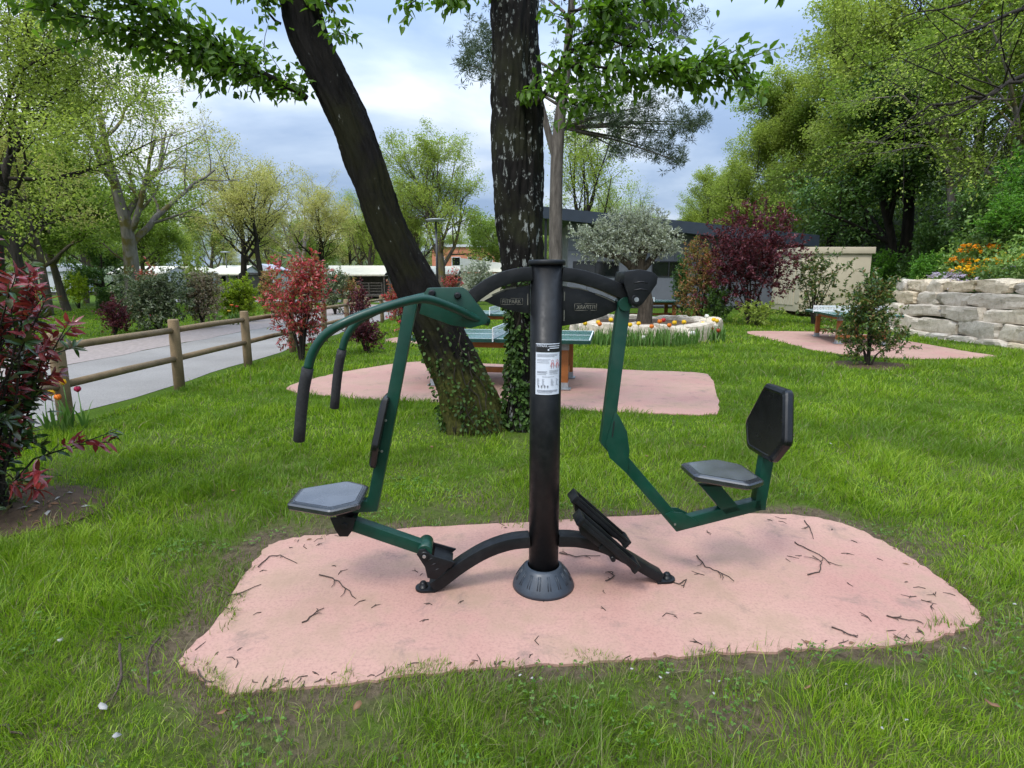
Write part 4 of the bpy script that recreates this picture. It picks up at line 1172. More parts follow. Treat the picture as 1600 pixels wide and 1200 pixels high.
def build_tent():
    Y = 46; a, b = A(719, 440, Y).x, A(793, 440, Y).x; z1 = A(0, 405, Y).z; z0 = A(0, 424, Y).z
    T = empty('canvas_tent', ((a + b) / 2, Y, 0), 0, 'cream canvas lodge tent roof between the two big trunks', 'tent'); w = b - a
    MB().add([(-w / 2, 0, z1 + .1), (w / 2, 0, z1 - .35), (w / 2 + .2, -2, z0 - .1), (-w / 2 + .2, -2, z0), (-w / 2, 3, z0), (w / 2, 3, z0 - .1)], [(0, 1, 2, 3), (0, 4, 5, 1), (0, 3, 4), (1, 5, 2)]).build('canvas_roof', M['cream'], T)
    MB().span((-w / 2 + .3, -1.6, 0), (w / 2 - .2, 2.6, z0 - .15)).build('canvas_wall', M['cream'], T)
    for x in (-w / 2 + .25, w / 2): MB().tube([(x, -1.95, 0), (x, -1.95, z0 - .1)], .05, 8).build('pole', M['deck'], T)
build_tent()
def build_brick():
    Y = 105; a, b = A(676, 440, Y).x, A(800, 440, Y).x; z = A(0, 386, Y).z
    T = empty('brick_building', ((a + b) / 2, Y, 0), 0, 'distant orange brick building seen between the trunks above the tent', 'building'); w = b - a
    MB().span((-w / 2, 0, 0), (w / 2, 8, z)).build('wall', M['brick'], T)
    MB().span((-w / 2 - .2, -.3, z), (w / 2 + .2, 8.2, z + .45)).build('roof', M['white_wall'], T)
    for i in range(5): 
        x = -w / 2 + (i + .5) * w / 5
        f = MB().span((x - .8, -.06, 4.2), (x + .8, .05, 5.8)).build('window', M['white_paint'], T)
        MB().span((x - .7, -.09, 4.3), (x + .7, -.061, 5.7)).build('pane', M['glass'], f)
build_brick()
def lamp(px, top, Y, label):
    p = A(px, top, Y)
    T = empty('street_lamp', (p.x, Y, 0), 0, label, 'street lamp', 'path lamps')
    MB().tube([(0, 0, -.1), (0, 0, p.z - .12)], [.06, .045], 12).build('pole', M['frame_dark'], T)
    MB().lathe([(0, .0), (.07, -.02), (.09, -.13), (.42, -.10), (.45, -.05), (.44, -.02), (0, .03)], 24, (0, 0, p.z)).build('lamp_head', M['galv'], T)
lamp(681, 342, 27.0, 'slim black lamp post with round flat head right of the leaning trunk')
lamp(352, 393, 57.0, 'small far lamp post with flat head above the yellow-green bush')

# ------------------------------------------------------------------ the two big trunks by the machine
def big_trunk(px_rows, Y, seed, top_h, bark, extra):
    """px_rows: (y, left, right); returns ring centres/radii and vertices with ridged bark"""
    c, r = [], []
    for y, l, rr in px_rows:
        p = A((l + rr) / 2, y, Y); dist = (p - Vector((0, 0, CAM_H))).dot(Vector((0, math.cos(PITCH), -math.sin(PITCH))))
        c.append(p); r.append((rr - l) / 2 / F_PX * dist)
    order = sorted(range(len(c)), key=lambda i: c[i].z)
    c = [c[i] for i in order]; r = [r[i] for i in order]
    for p, q in extra: c.append(Vector(p)); r.append(q)
    # resample
    zs = np.array([p.z for p in c]); s = np.linspace(zs[0], zs[-1], 260)
    cx = np.interp(s, zs, [p.x for p in c]); cy = np.interp(s, zs, [p.y for p in c]); rr = np.interp(s, zs, r)
    ker = np.ones(9) / 9
    sm = lambda a: np.convolve(np.pad(a, 4, 'edge'), ker, 'valid')
    cx, cy, rr = sm(cx), sm(cy), sm(rr)
    K = 120; rg = np.random.default_rng(seed)
    an = np.linspace(0, 2 * np.pi, K, endpoint=False)
    ph = rg.uniform(0, 6.28, 12)
    rel = np.ones((260, K))
    for i, (m, amp, wz) in enumerate([(2, .05, .8), (3, .05, 1.3), (5, .035, .9), (7, .025, 1.9), (11, .022, 2.3), (17, .028, 3.1), (23, .024, 4.0), (31, .02, 5.5)]):
        rel += amp * np.sin(m * an[None, :] + ph[i] + 1.5 * np.sin(wz * s[:, None] + ph[(i + 5) % 12]) + .9 * np.sin(3.7 * wz * s[:, None] + ph[(i + 3) % 12]))
    rel += rg.normal(0, .011, rel.shape)
    V = np.stack([cx[:, None] + rr[:, None] * rel * np.cos(an), cy[:, None] + rr[:, None] * rel * np.sin(an), np.repeat(s[:, None], K, 1)], -1)
    idx = np.arange(260 * K).reshape(260, K); nxt = np.roll(idx, -1, 1)
    Q = np.stack([idx[:-1], nxt[:-1], nxt[1:], idx[1:]], -1).reshape(-1, 4)
    return V, Q, (s, cx, cy, rr)
TY = 6.05
rowsL = [(672, 690, 800), (657, 694, 790), (640, 692, 783), (607, 683, 770), (573, 670, 752), (540, 657, 735), (506, 641, 717), (473, 626, 697), (440, 611, 678), (407, 597, 661), (370, 581, 643), (333, 567, 627), (267, 545, 607), (200, 522, 582), (133, 489, 551), (67, 458, 516), (0, 440, 498)]
rowsR = [(668, 782, 842), (650, 790, 838), (607, 795, 838), (560, 797, 842), (500, 797, 848), (450, 790, 851), (397, 785, 850), (300, 771, 846), (200, 772, 845), (100, 770, 843), (0, 768, 842)]
def leafy(parent_pts, n, spread, leaf, wood, droop=-0.35, twig_len=0.35):
    """adds side twigs and hanging leaves along a limb; parent_pts are Vectors"""
    c, d = [], []
    k = len(parent_pts) - 1
    ntw = max(4, n // 11)
    for _ in range(ntw):
        t = rnd.uniform(0.0, 1) * k; i = min(int(t), k - 1); q = parent_pts[i].lerp(parent_pts[i + 1], t - i)
        td = (parent_pts[i + 1] - parent_pts[i]).normalized()
        pd = rand_perp(td, rnd); pd.z *= 0.4
        dirn = (td * rnd.uniform(.2, .9) + pd * 0.9).normalized()
        L = twig_len * rnd.uniform(.5, 1.3)
        pts = [q]; e = q
        for j in range(4):
            dirn = (dirn + Vector((rnd.gauss(0, .15), rnd.gauss(0, .15), rnd.gauss(-.05, .12)))).normalized()
            e = e + dirn * L / 4; pts.append(e)
        wood.tube(pts, [.006, .005, .004, .003, .002], 4, cap=False)
        for j in range(16):
            u = rnd.uniform(.1, 1) * 4; m = min(int(u), 3); z = pts[m].lerp(pts[m + 1], u - m)
            sd = rand_perp(dirn, rnd)
            c.append(tuple(z + Vector((rnd.gauss(0, spread), rnd.gauss(0, spread), rnd.gauss(0, spread * .5)))))
            d.append(tuple(dirn * .6 + sd * .8 + Vector((0, 0, droop))))
    return c, d
def main_tree(name, label, rows, seed, bark, extra, limbs, crown_seed, top):
    V, Q, prof = big_trunk(rows, TY, seed, 9, bark, extra)
    base = Vector((float(prof[1][0]), float(prof[2][0]), 0))
    T = empty(name, base, 0, label, 'tree')
    np_mesh('trunk', V.reshape(-1, 3) - np.array(base), quads=Q, mat=bark, parent=T, smooth=True)
    wood = MB(); C, D = [], []
    for pts, r0, n, spread, tl in limbs:
        pts = [Vector(p) - base for p in pts]
        f = []
        for i in range(len(pts) - 1):
            for t in (0, .34, .67): f.append(pts[i].lerp(pts[i + 1], t) + Vector((rnd.gauss(0, .012), rnd.gauss(0, .012), rnd.gauss(0, .012))))
        f.append(pts[-1])
        wood.tube(f, list(np.linspace(r0, .004, len(f))), 7, cap=False)
        c, d = leafy(f, n, spread, None, wood, twig_len=tl)
        C += c; D += d
    wood.build('limbs', M['bark_dark'], T)
    leaves('leaves', C, D, 0.085, 0.047, M['hornbeam'], T, hi=True, droop=0.12)
    # rest of the crown, above the picture
    g = Grow(crown_seed, levels=3, kids=(6, 6, 5), ang=(.95, .8, .8), ratio=(.55, .55, .5), per=14, spread=.16)
    for q, dr, L, r in top:
        g.branch(Vector(q) - base, Vector(dr), L, r, 1)
    g.mb.build('upper_limbs', M['bark_dark'], T)
    leaves('crown', [tuple(v) for v in g.L], [tuple(v) for v in g.D], 0.12, 0.07, M['hornbeam'], T)
    return prof, base
tl_top = A(469, 0, TY)
exL = [(tl_top + Vector((-.25, .05, .9)), .17), (tl_top + Vector((-.4, .1, 2.2)), .13), (tl_top + Vector((-.7, .2, 3.8)), .06)]
limbsL = [
    ([A(478, 150, 6.0), A(430, 125, 5.8), A(370, 92, 5.6), A(300, 55, 5.4), A(235, 12, 5.2), A(150, -40, 5.0), A(60, -70, 4.9)], .035, 1150, .055, .42),
    ([A(400, 100, 5.7), A(330, 95, 5.5), A(250, 62, 5.3), A(150, 30, 5.1), A(70, 5, 5.0)], .018, 620, .07, .4),
    ([A(470, 10, 6.0), A(505, -12, 5.9), A(520, 20, 5.8), A(525, 55, 5.8)], .012, 110, .05, .22),
    ([A(440, 40, 6.0), A(415, 12, 5.9), A(395, -20, 5.8)], .014, 90, .05, .25),
]
topL = [(tuple(tl_top + Vector((-.2, 0, 1.0))), (-.9, -.2, .75), 2.6, .10), (tuple(tl_top + Vector((-.35, .1, 2.0))), (-.5, .7, .8), 2.6, .09), (tuple(tl_top + Vector((-.4, .1, 2.4))), (.6, .5, 1), 2.6, .08), (tuple(tl_top + Vector((-.5, .1, 3.0))), (-.3, -.4, 1), 2.6, .07)]
profL, baseL = main_tree('leaning_tree', 'dark leaning tree trunk crossing behind the green handlebar with leafy bough to the left', rowsL, 3, M['bark_main'], exL, limbsL, 31, topL)
tr_top = A(805, 0, TY)
exR = [(tr_top + Vector((.03, .05, 1.2)), .2), (tr_top + Vector((.1, .1, 3.0)), .12), (tr_top + Vector((.1, .15, 5.0)), .05)]
limbsR = [
    ([A(838, 165, 5.9), A(862, 130, 5.8), A(880, 95, 5.7), A(892, 50, 5.6), A(889, 0, 5.6), A(885, -60, 5.6)], .024, 110, .06, .3),
    ([A(875, 100, 5.7), A(930, 105, 5.55), A(990, 112, 5.4), A(1050, 108, 5.3), A(1110, 105, 5.2), A(1172, 113, 5.15)], .014, 640, .05, .34),
    ([A(885, 80, 5.7), A(940, 60, 5.6), A(1000, 75, 5.5), A(1060, 90, 5.4), A(1120, 100, 5.3)], .012, 360, .06, .32),
    ([A(890, 20, 5.6), A(940, 10, 5.5), A(1000, 5, 5.4), A(1040, -10, 5.4)], .012, 330, .06, .33),
    ([A(862, 130, 5.8), A(885, 150, 5.6), A(905, 168, 5.5), A(950, 150, 5.4)], .008, 170, .05, .26),
    ([A(812, 150, 5.75), A(818, 140, 5.7), A(822, 150, 5.65)], .006, 22, .035, .12),
    ([A(780, -20, 5.9), A(730, -14, 5.7), A(680, -6, 5.6), A(632, 2, 5.5)], .012, 110, .045, .2),
    ([A(860, -30, 5.8), A(1000, -55, 5.5), A(1120, -40, 5.3), A(1240, -14, 5.2)], .016, 150, .06, .25),
]
topR = [(tuple(tr_top + Vector((0, 0, 1.0))), (.9, -.3, .6), 2.8, .10), (tuple(tr_top + Vector((.05, .1, 1.8))), (-.7, .6, .8), 2.6, .09), (tuple(tr_top + Vector((.1, .1, 2.6))), (.4, .8, 1), 2.8, .08), (tuple(tr_top + Vector((.1, .1, 3.4))), (.0, -.4, 1), 2.6, .07)]
profR, baseR = main_tree('upright_tree', 'upright tree trunk with pale lichen right behind the black post, leafy bough to the right', rowsR, 9, M['bark_up'], exR, limbsR, 37, topR)

def ivy(label, prof, z0, z1, a0, a1, n, size, fade):
    s, cx, cy, rr = prof; c, d = [], []
    rg = np.random.default_rng(n)
    while len(c) < n:
        z = rg.uniform(z0, z1)
        if rg.random() < ((z - z0) / (z1 - z0)) ** fade * 0.9: continue
        a = rg.uniform(a0, a1)
        if math.sin(a * 4 + z * 5) + math.sin(a * 9 - z * 11) * .6 < -0.2 and rg.random() < .8: continue
        r = np.interp(z, s, rr) * 1.02 + rg.uniform(.005, .05)
        c.append((np.interp(z, s, cx) + r * math.cos(a), np.interp(z, s, cy) + r * math.sin(a), z))
        d.append((math.cos(a) * .5 + rg.normal(0, .5), math.sin(a) * .5 + rg.normal(0, .5), -.6 + rg.normal(0, .4)))
    T = empty('ivy', (float(np.interp(0, s, cx)), float(np.interp(0, s, cy)), 0), 0, label, 'ivy')
    C = np.array(c) - np.array(T.location)
    leaves('ivy_leaves', C, d, size, size * .8, M['ivy'], T, hi=True, fold=.1)
    st = MB()
    for k in range(7):
        a = rg.uniform(a0, a1); pts = []
        for z in np.linspace(max(z0, 0), z0 + (z1 - z0) * rg.uniform(.6, .95), 14):
            a += rg.normal(0, .12); r = np.interp(z, s, rr) * 1.06
            pts.append((np.interp(z, s, cx) + r * math.cos(a) - T.location.x, np.interp(z, s, cy) + r * math.sin(a) - T.location.y, z))
        st.tube(pts, .006, 5)
    st.build('ivy_stems', M['bark_dark'], T)
ivy('ivy climbing the lower right side of the leaning trunk', profL, 0.02, 1.15, math.radians(185), math.radians(350), 480, .042, .6)
ivy('dense dark ivy sleeve on the upright trunk below the black top arm', profR, 0.02, 1.75, math.radians(160), math.radians(380), 1900, .05, 2.2)

# ------------------------------------------------------------------ trees: left, middle, right
OAK = dict(levels=3, kids=(8, 7, 6), ang=(1.05, .85, .8), ratio=(.72, .58, .5), gnarl=.20, up=(.02, .06, .03, .0), tmin=(.30, .25, .2), per=26, spread=.24)
t_left = make_tree('oak_tree', 'large dark trunked spring oak at the left edge behind the red bush', 'tree', (-13.9, 15.2, 0), 11.5, .21, 8, M['bark_dark'], M['lime'], .085, lean=(.04, -.03), levels=3, kids=(12, 9, 8), ang=(1.2, .85, .8), ratio=(.66, .6, .5), gnarl=.22, up=(.03, .06, .04, 0), tmin=(.40, .2, .2), per=44, rr=.46, spread=.24)
t_pale = make_tree('bare_oak', 'mossy leaning oak with pale, barely opened crown beside the white mobile home', 'tree', (A(203, 440, 27).x, 27, 0), 12.5, .40, 14, M['bark_grey'], M['pale'], .10, lean=(.42, 0), levels=4, kids=(7, 6, 5, 4), ang=(.85, .75, .75, .8), ratio=(.75, .62, .55, .5), gnarl=.2, up=(.03, .09, .05, .02, 0), tmin=(.3, .2, .2, .2), per=7, spread=.13)
t_lime = make_tree('spring_oak', 'lime green spring oak standing behind the two big trunks', 'tree', (A(690, 440, 42).x, 42, 0), 12.3, .36, 23, M['bark_oak'], M['lime'], .13, levels=3, kids=(11, 8, 7), ang=(.85, .8, .8), ratio=(.72, .6, .5), gnarl=.17, up=(.02, .08, .04, 0), tmin=(.24, .2, .2), per=40, spread=.22)
t_thin = make_tree('thin_oak', 'slim dark oak with thin yellowish crown above the lilac roofed mobile home', 'tree', (A(382, 440, 38).x, 38, 0), 11, .26, 33, M['bark_dark'], M['pale'], .12, lean=(-.12, 0), levels=3, kids=(9, 8, 7), ang=(.85, .8, .8), ratio=(.62, .6, .5), gnarl=.2, up=(.03, .08, .04, 0), tmin=(.34, .2, .2), per=26, spread=.24)
t_multi = make_tree('multistem_tree', 'multi-stemmed spring tree rising behind the grey building roof', 'tree', (A(925, 440, 44).x, 44, 0), 13.5, .30, 41, M['bark_dark'], M['lime'], .16, levels=3, kids=(9, 6, 5), ang=(.45, .7, .8), ratio=(.95, .45, .5), gnarl=.12, up=(.03, .10, .05, 0), tmin=(.12, .3, .2), per=34, spread=.34)
t_small = make_tree('young_oak', 'small green oak with thin trunk at the far left lawn', 'tree', (A(130, 440, 40).x, 40, 0), 8.5, .2, 51, M['bark_oak'], M['midgreen'], .17, **{**OAK, 'kids': (9, 7, 6), 'per': 34})
def tr(src, px, Y, rz, sc, label, sz=None):
    place(src, label, (A(px, 440, Y).x, Y, 0), rz, sc, None, sz)
tr(t_lime, 655, 47, 1.3, .78, 'slender lime green oak just right of the leaning trunk')
tr(t_thin, 412, 36, 2.2, .85, 'straight thin oak right of the yellow-green bush, third bare trunk from the left')
tr(t_pale, 478, 48, 2.9, .82, 'pale budding oak over the red photinia by the road')
tr(t_thin, 500, 44, 4.0, .86, 'thin grey oak behind the orange-red bush across the road')
tr(t_lime, 578, 58, 3.1, .82, 'lime green oak behind the cream awning left of the leaning trunk')
tr(t_thin, 545, 62, 5.2, .95, 'distant yellowish oak above the railed deck')
tr(t_small, 68, 26, 0.5, 1.05, 'dark straight oak trunk second from the left edge')
tr(t_small, 100, 30, 2.5, 1.1, 'straight grey-trunked oak third from the left edge')
tr(t_thin, 40, 22, 1.5, .85, 'crooked dark oak leaning beside the leftmost trunk')
tr(t_lime, 150, 62, 2.0, .85, 'bright yellow-green tree far behind the clipped hedge')
tr(t_lime, 240, 70, 4.4, .95, 'wide yellow-green tree behind the white mobile homes at left')
tr(t_lime, 330, 66, 5.5, .8, 'low yellow-green tree behind the small far lamp')
tr(t_small, 225, 36, 3.6, .95, 'forked dark oak bending right beside the mossy leaning oak')
tr(t_lime, 430, 78, .4, .9, 'far yellow-green tree filling behind the red photinia')
tr(t_small, 500, 85, 2.9, 1.35, 'far green tree behind the thin grey oak')
tr(t_small, 785, 50, .9, .95, 'green oak half hidden behind the upright trunk')
tr(t_multi, 985, 58, 1.9, .75, 'thin multi-stemmed spring tree right of the tall one behind the roof')
tr(t_lime, 1040, 62, 1.0, .62, 'low round lime tree behind the olive tree')
tr(t_lime, 1120, 60, 2.2, .85, 'broad lime green tree above the right end of the dark roof')
tr(t_small, 610, 72, 4.9, 1.2, 'far green tree between the leaning trunk and lime oak')
tr(t_small, -30, 34, 4.1, 1.25, 'green oak cut by the left edge of the picture')
# further wood closing the gaps under the crowns
far_label = 'distant tree in the far wood beyond the camping ground'
for i in range(44):
    x = -92 + i * 3.3 + rnd.uniform(-1.5, 1.5); y = rnd.uniform(78, 120)
    if -16 < x < 0: y = rnd.uniform(112, 130)
    place((t_lime, t_small, t_lime, t_thin)[i % 4], far_label, (x, y, 0), rnd.uniform(0, 6), rnd.uniform(.8, 1.05), 'distant wood trees')

# conifer, pine
def build_pine():
    Y = 21.0
    base = A(868, 500, Y); base.z = 0; M['bark_pine'] = barkmat('pine_bark', (0.05, 0.043, 0.037), (0.16, 0.14, 0.12), None, None, 5.0)
    T = empty('pine_tree', base, 0, 'tall grey pine trunk with blue-green needle clumps behind the upright tree', 'tree')
    tr_ = MB(); pts = [Vector((0, 0, -.1))] + [A(868 + o, y, Y) - base for y, o in ((430, 0), (350, 0), (250, 2), (190, 6))]
    tr_.tube(pts + [A(884, 120, Y) - base, A(890, 40, Y) - base, A(900, -60, Y) - base, A(905, -160, Y) - base], [.26, .25, .235, .22, .20, .16, .13, .09, .05], 14, cap=False)
    tr_.tube([A(868, 250, Y) - base, A(856, 205, Y) - base, A(835, 120, Y) - base, A(800, 60, Y) - base, A(770, 30, Y) - base], [.13, .12, .10, .07, .04], 10, cap=False)
    C, D = [], []
    spots = [(745, 85, 26, 30), (770, 110, 22, 22), (765, 60, 25, 18), (728, 100, 14, 12), (905, 175, 40, 25), (950, 180, 40, 30), (985, 200, 40, 28), (1015, 165, 35, 25), (1045, 205, 32, 24), (1075, 190, 24, 20), (1030, 235, 26, 14), (1055, 250, 14, 14), (960, 30, 40, 30), (1000, 40, 40, 28), (1040, 25, 35, 24), (1060, 45, 20, 15), (930, 60, 40, 30), (985, -30, 70, 30), (900, -60, 80, 40), (800, -40, 60, 40), (940, -120, 90, 50), (925, 140, 30, 18), (1090, 195, 12, 10), (970, 235, 30, 12)]
    for px, py, sx, sy in spots:
        c0 = A(px, py, Y + rnd.uniform(-1.6, 1.6))
        anch = A(882, min(py + 60, 200), Y)
        tr_.tube([anch - base, (anch.lerp(c0, .5) + Vector((0, 0, .1))) - base, c0 - base], [.06, .035, .012], 5, cap=False)
        for k in range(int(16 + sx * sy / 14)):
            q = c0 + Vector((rnd.gauss(0, sx * .55), 0, 0)) * (Y / F_PX) + Vector((0, rnd.gauss(0, .5), rnd.gauss(0, sy * .5 * Y / F_PX)))
            for j in range(26):
                dv = Vector((rnd.gauss(0, 1), rnd.gauss(0, 1), rnd.gauss(.35, .8))).normalized()
                C.append(tuple(q - base + dv * rnd.uniform(0, .10))); D.append(tuple(dv))
    tr_.build('trunk', M['bark_pine'], T)
    leaves('needles', C, D, .17, .026, M['pine'], T, fold=.0, droop=.05)
build_pine()
t_con = make_tree('conifer', 'small dark layered conifer left of the white mobile home', 'tree', (A(160, 440, 38).x, 38, 0), 4.0, .12, 61, M['bark_dark'], M['dark'], .16, levels=2, kids=(22, 8), ang=(1.4, .6), ratio=(.5, .4), gnarl=.06, up=(0, .0, 0), tmin=(.12, .2), per=40, spread=.14, trunk_frac=1.0)

# olive tree in the ring
def build_olive():
    base = RING_C + Vector((0, 0, .3)); Y = RING_C.y
    T = empty('olive_tree', base, 0, 'silvery olive tree with gnarled trunk inside the rock ring', 'tree')
    w = MB()
    at = lambda x, y, dy=0: A(x, y, Y + dy) - base
    w.tube([Vector((0, 0, -.2)), at(1010, 470), at(1003, 440), at(998, 415), at(1005, 392), at(1012, 370)], [.25, .20, .17, .15, .14, .07], 12, cap=False)
    w.tube([at(1003, 440), at(985, 415, -.1), at(968, 402, -.2), at(945, 398, -.2), at(925, 392, -.3)], [.13, .12, .10, .08, .04], 9, cap=False)
    w.tube([at(1000, 425), at(1018, 405, .2), at(1035, 385, .3), at(1045, 365, .3)], [.12, .10, .07, .03], 8, cap=False)
    w.tube([at(998, 410), at(985, 385, .3), at(970, 365, .4)], [.10, .07, .03], 8, cap=False)
    C, D = [], []
    for px, py, rx, ry, n in [(940, 375, 32, 22, 1100), (925, 390, 22, 14, 500), (975, 360, 40, 26, 1500), (1010, 355, 34, 25, 1300), (1030, 375, 26, 20, 900), (985, 388, 28, 12, 600), (955, 395, 24, 9, 400), (1045, 388, 12, 10, 250), (905, 368, 12, 8, 180)]:
        c0 = A(px, py, Y + rnd.uniform(-.3, .3)); s = Y / F_PX
        for _ in range(n // 5):
            v = Vector((rnd.gauss(0, 1), rnd.gauss(0, 1), rnd.gauss(0, 1))).normalized() * rnd.random() ** .4
            q = c0 + Vector((v.x * rx * s, v.y * .55, v.z * ry * s))
            dr = (v + Vector((rnd.gauss(0, .5), rnd.gauss(0, .5), rnd.gauss(.3, .5)))).normalized()
            L = rnd.uniform(.15, .32)
            w.tube([q - base, q + dr * L - base], [.006, .002], 3, cap=False)
            for j in range(12):
                C.append(tuple(q + dr * L * rnd.random() - base)); D.append(tuple(dr + rand_perp(dr, rnd) * .9))
    w.build('trunk', M['bark_olive'], T)
    leaves('crown', C, D, .09, .026, M['olive'], T)
build_olive()

# ------------------------------------------------------------------ shrubs
def shrub(name, label, px0, px1, ytop, ybase, Y, leaf, n, ls, seed, cat='shrub', lw=.5, stems=9, group=None, gap=0.35, depth=1.0, stemmat=None, ground=None, vase=False):
    """rounded, uneven bush: stems from the base carrying leaves; size from its place in the view"""
    rg = random.Random(seed)
    a, b = A(px0, ybase, Y), A(px1, ybase, Y)
    z1 = A(0, ytop, Y).z; z0 = 0 if ground is None else ground
    c = Vector(((a.x + b.x) / 2, Y, z0)); rx = (b.x - a.x) / 2; h = z1 - z0
    T = empty(name, c, 0, label, cat, group)
    w = MB(); C, D = [], []
    blobs = []
    for i in range(9):
        an = rg.uniform(0, 6.28); q = rg.uniform(.15, .72)
        zc = rg.uniform(.28, .82)
        wid = (1 - .45 * abs(zc - .5)) if not vase else (.35 + .75 * zc)
        blobs.append((Vector((math.cos(an) * q * rx * wid, math.sin(an) * q * rx * depth * wid, zc * h)), rg.uniform(.28, .45)))
    for bc, br in blobs:
        mid = Vector((bc.x * .35, bc.y * .35, bc.z * .45))
        w.tube([Vector((bc.x * .06, bc.y * .06, -.05)), mid, bc], [.012 + .008 * h, .008 + .005 * h, .004], 5, cap=False)
        m = int(n * 1.8) // 9
        ntw = max(5, m // 14)
        for _ in range(ntw):
            v = Vector((rg.gauss(0, 1), rg.gauss(0, 1), rg.gauss(0, 1))).normalized() * (rg.random() ** gap)
            q = bc + Vector((v.x * rx * br * 1.35, v.y * rx * depth * br * 1.35, v.z * h * br * .82))
            if q.z < .04: q.z = rg.uniform(.04, .2)
            dr = (v * .7 + Vector((0, 0, .5)) + Vector((rg.gauss(0, .4), rg.gauss(0, .4), rg.gauss(0, .4)))).normalized()
            L = ls * rg.uniform(1.6, 3.2)
            w.tube([q - dr * L * .6, q + dr * L], [.004, .002], 3, cap=False)
            for j in range(max(3, m // ntw)):
                C.append(tuple(q + dr * L * rg.uniform(-.3, 1))); D.append(tuple(dr * .8 + rand_perp(dr, rg)))
    w.build('stems', stemmat or M['bark_dark'], T)
    leaves('foliage', C, D, ls, ls * lw, leaf, T)
    return T
shrub('photinia_shrub', 'tall red photinia with loose red tips in front of the fence beside the far grip', 418, 524, 403, 560, 11.3, M['photinia'], 2600, .085, 1, stems=7, lw=.42)
shrub('barberry_shrub', 'low dark purple bush under the far grip by the fence', 545, 600, 495, 548, 12.6, M['purple'], 1200, .06, 2)
shrub('barberry_shrub', 'dark purple sprig of a bush in front of the fence above the low purple one', 550, 585, 445, 510, 14.6, M['purple'], 700, .07, 3)
shrub('photinia_shrub', 'bright red photinia half hidden behind the green upright and leaning trunk', 590, 668, 430, 535, 17.5, M['photinia'], 1700, .10, 4, lw=.42)
shrub('photinia_shrub', 'small red photinia behind the top of the green lever plate', 688, 722, 430, 475, 26, M['photinia'], 600, .12, 44, lw=.42)
shrub('variegated_shrub', 'wide grey-green variegated bush across the road', 190, 312, 432, 520, 18.4, M['varieg'], 5200, .10, 5, depth=.7)
shrub('variegated_shrub', 'pink-tipped pale bush at the right end of the variegated one', 286, 346, 428, 508, 19.3, M['pinktip'], 2600, .10, 6, depth=.8)
shrub('yellow_green_shrub', 'round vivid yellow-green bush across the road', 340, 412, 434, 493, 22.0, M['yellowgreen'], 3000, .10, 7, depth=.8)
shrub('barberry_shrub', 'small deep purple bush in front of the wide variegated bush', 158, 202, 470, 523, 16.8, M['purple'], 1200, .075, 8)
shrub('photinia_shrub', 'thin red shrub sticking up behind the variegated bush', 215, 248, 408, 460, 22.5, M['photinia'], 500, .11, 9)
shrub('rust_shrub', 'mixed rust and green bush left of the tall red photinia across the road', 408, 445, 420, 492, 24.5, M['rust'], 1200, .11, 10)
shrub('white_flowered_shrub', 'green bush with pale blossoms right of the tall red photinia', 505, 542, 418, 484, 27, M['varieg'], 1300, .12, 11)
shrub('rust_shrub', 'round orange-red bush across the road left of the railed deck', 533, 564, 430, 486, 27.5, M['rust'], 1300, .10, 12)
shrub('lime_shrub', 'tall lime green shrub in front of the cream roofs', 288, 330, 395, 452, 30, M['lime'], 1400, .12, 13)
shrub('grey_shrub', 'grey-green rounded bush in front of the canvas tent', 716, 772, 410, 470, 38, M['olive'], 1600, .16, 14)
shrub('yellow_green_shrub', 'small yellow-green bush behind the lone trunks at left', 95, 150, 432, 470, 33, M['yellowgreen'], 900, .16, 15)
shrub('purple_plum', 'big dark purple leaved tree-shrub in front of the grey building', 1066, 1278, 328, 497, 21.0, M['purple'], 7000, .115, 16, cat='shrub', vase=True, depth=.8, gap=.5)
shrub('rust_shrub', 'rust-tipped green bush left of the dark purple one before the grey building', 1062, 1128, 380, 487, 22.3, M['rust'], 3200, .10, 17)
shrub('evergreen_shrub', 'dark evergreen bush at the left foot of the rust-tipped one', 1050, 1085, 408, 470, 23.5, M['dark'], 1300, .11, 18)
shrub('evergreen_shrub', 'low dark green bush at the base between rust and purple bushes', 1090, 1150, 442, 495, 21.6, M['dark'], 1500, .10, 19)
shrub('evergreen_shrub', 'airy dark green shrub in front of the beige shed', 1226, 1318, 396, 492, 20.5, M['camellia'], 1500, .11, 20, gap=.6)
shrub('camellia_shrub', 'lone glossy green shrub standing in its own soil patch on the lawn', 1298, 1414, 440, 574, float(SHRUB_C.y), M['camellia'], 2600, .075, 21, gap=.55, lw=.5)
shrub('grass_shrub', 'pale rough tuft of growth below the dark purple bush', 1150, 1215, 482, 500, 20.0, M['lime'], 500, .12, 22)
def hedge():
    p, q = A(158, 470, 30), A(197, 470, 30)
    T = empty('clipped_hedge', ((p.x + q.x) / 2, 30, 0), 0, 'square clipped dark hedge left of the variegated bush', 'hedge'); w = q.x - p.x
    MB().span((-w / 2 + .1, -.3, 0), (w / 2 - .1, 1.2, 1.05)).build('stems', M['bark_dark'], T)
    C = [(rnd.uniform(-w / 2, w / 2), rnd.choice((-.42, -.36, rnd.uniform(-.4, 1.3))), rnd.uniform(0.02, 1.2)) for _ in range(2600)]
    C += [(rnd.uniform(-w / 2, w / 2), rnd.uniform(-.4, 1.3), rnd.uniform(1.1, 1.22)) for _ in range(900)]
    leaves('foliage', C, nr.normal(size=(len(C), 3)), .1, .06, M['dark'], T)
hedge()

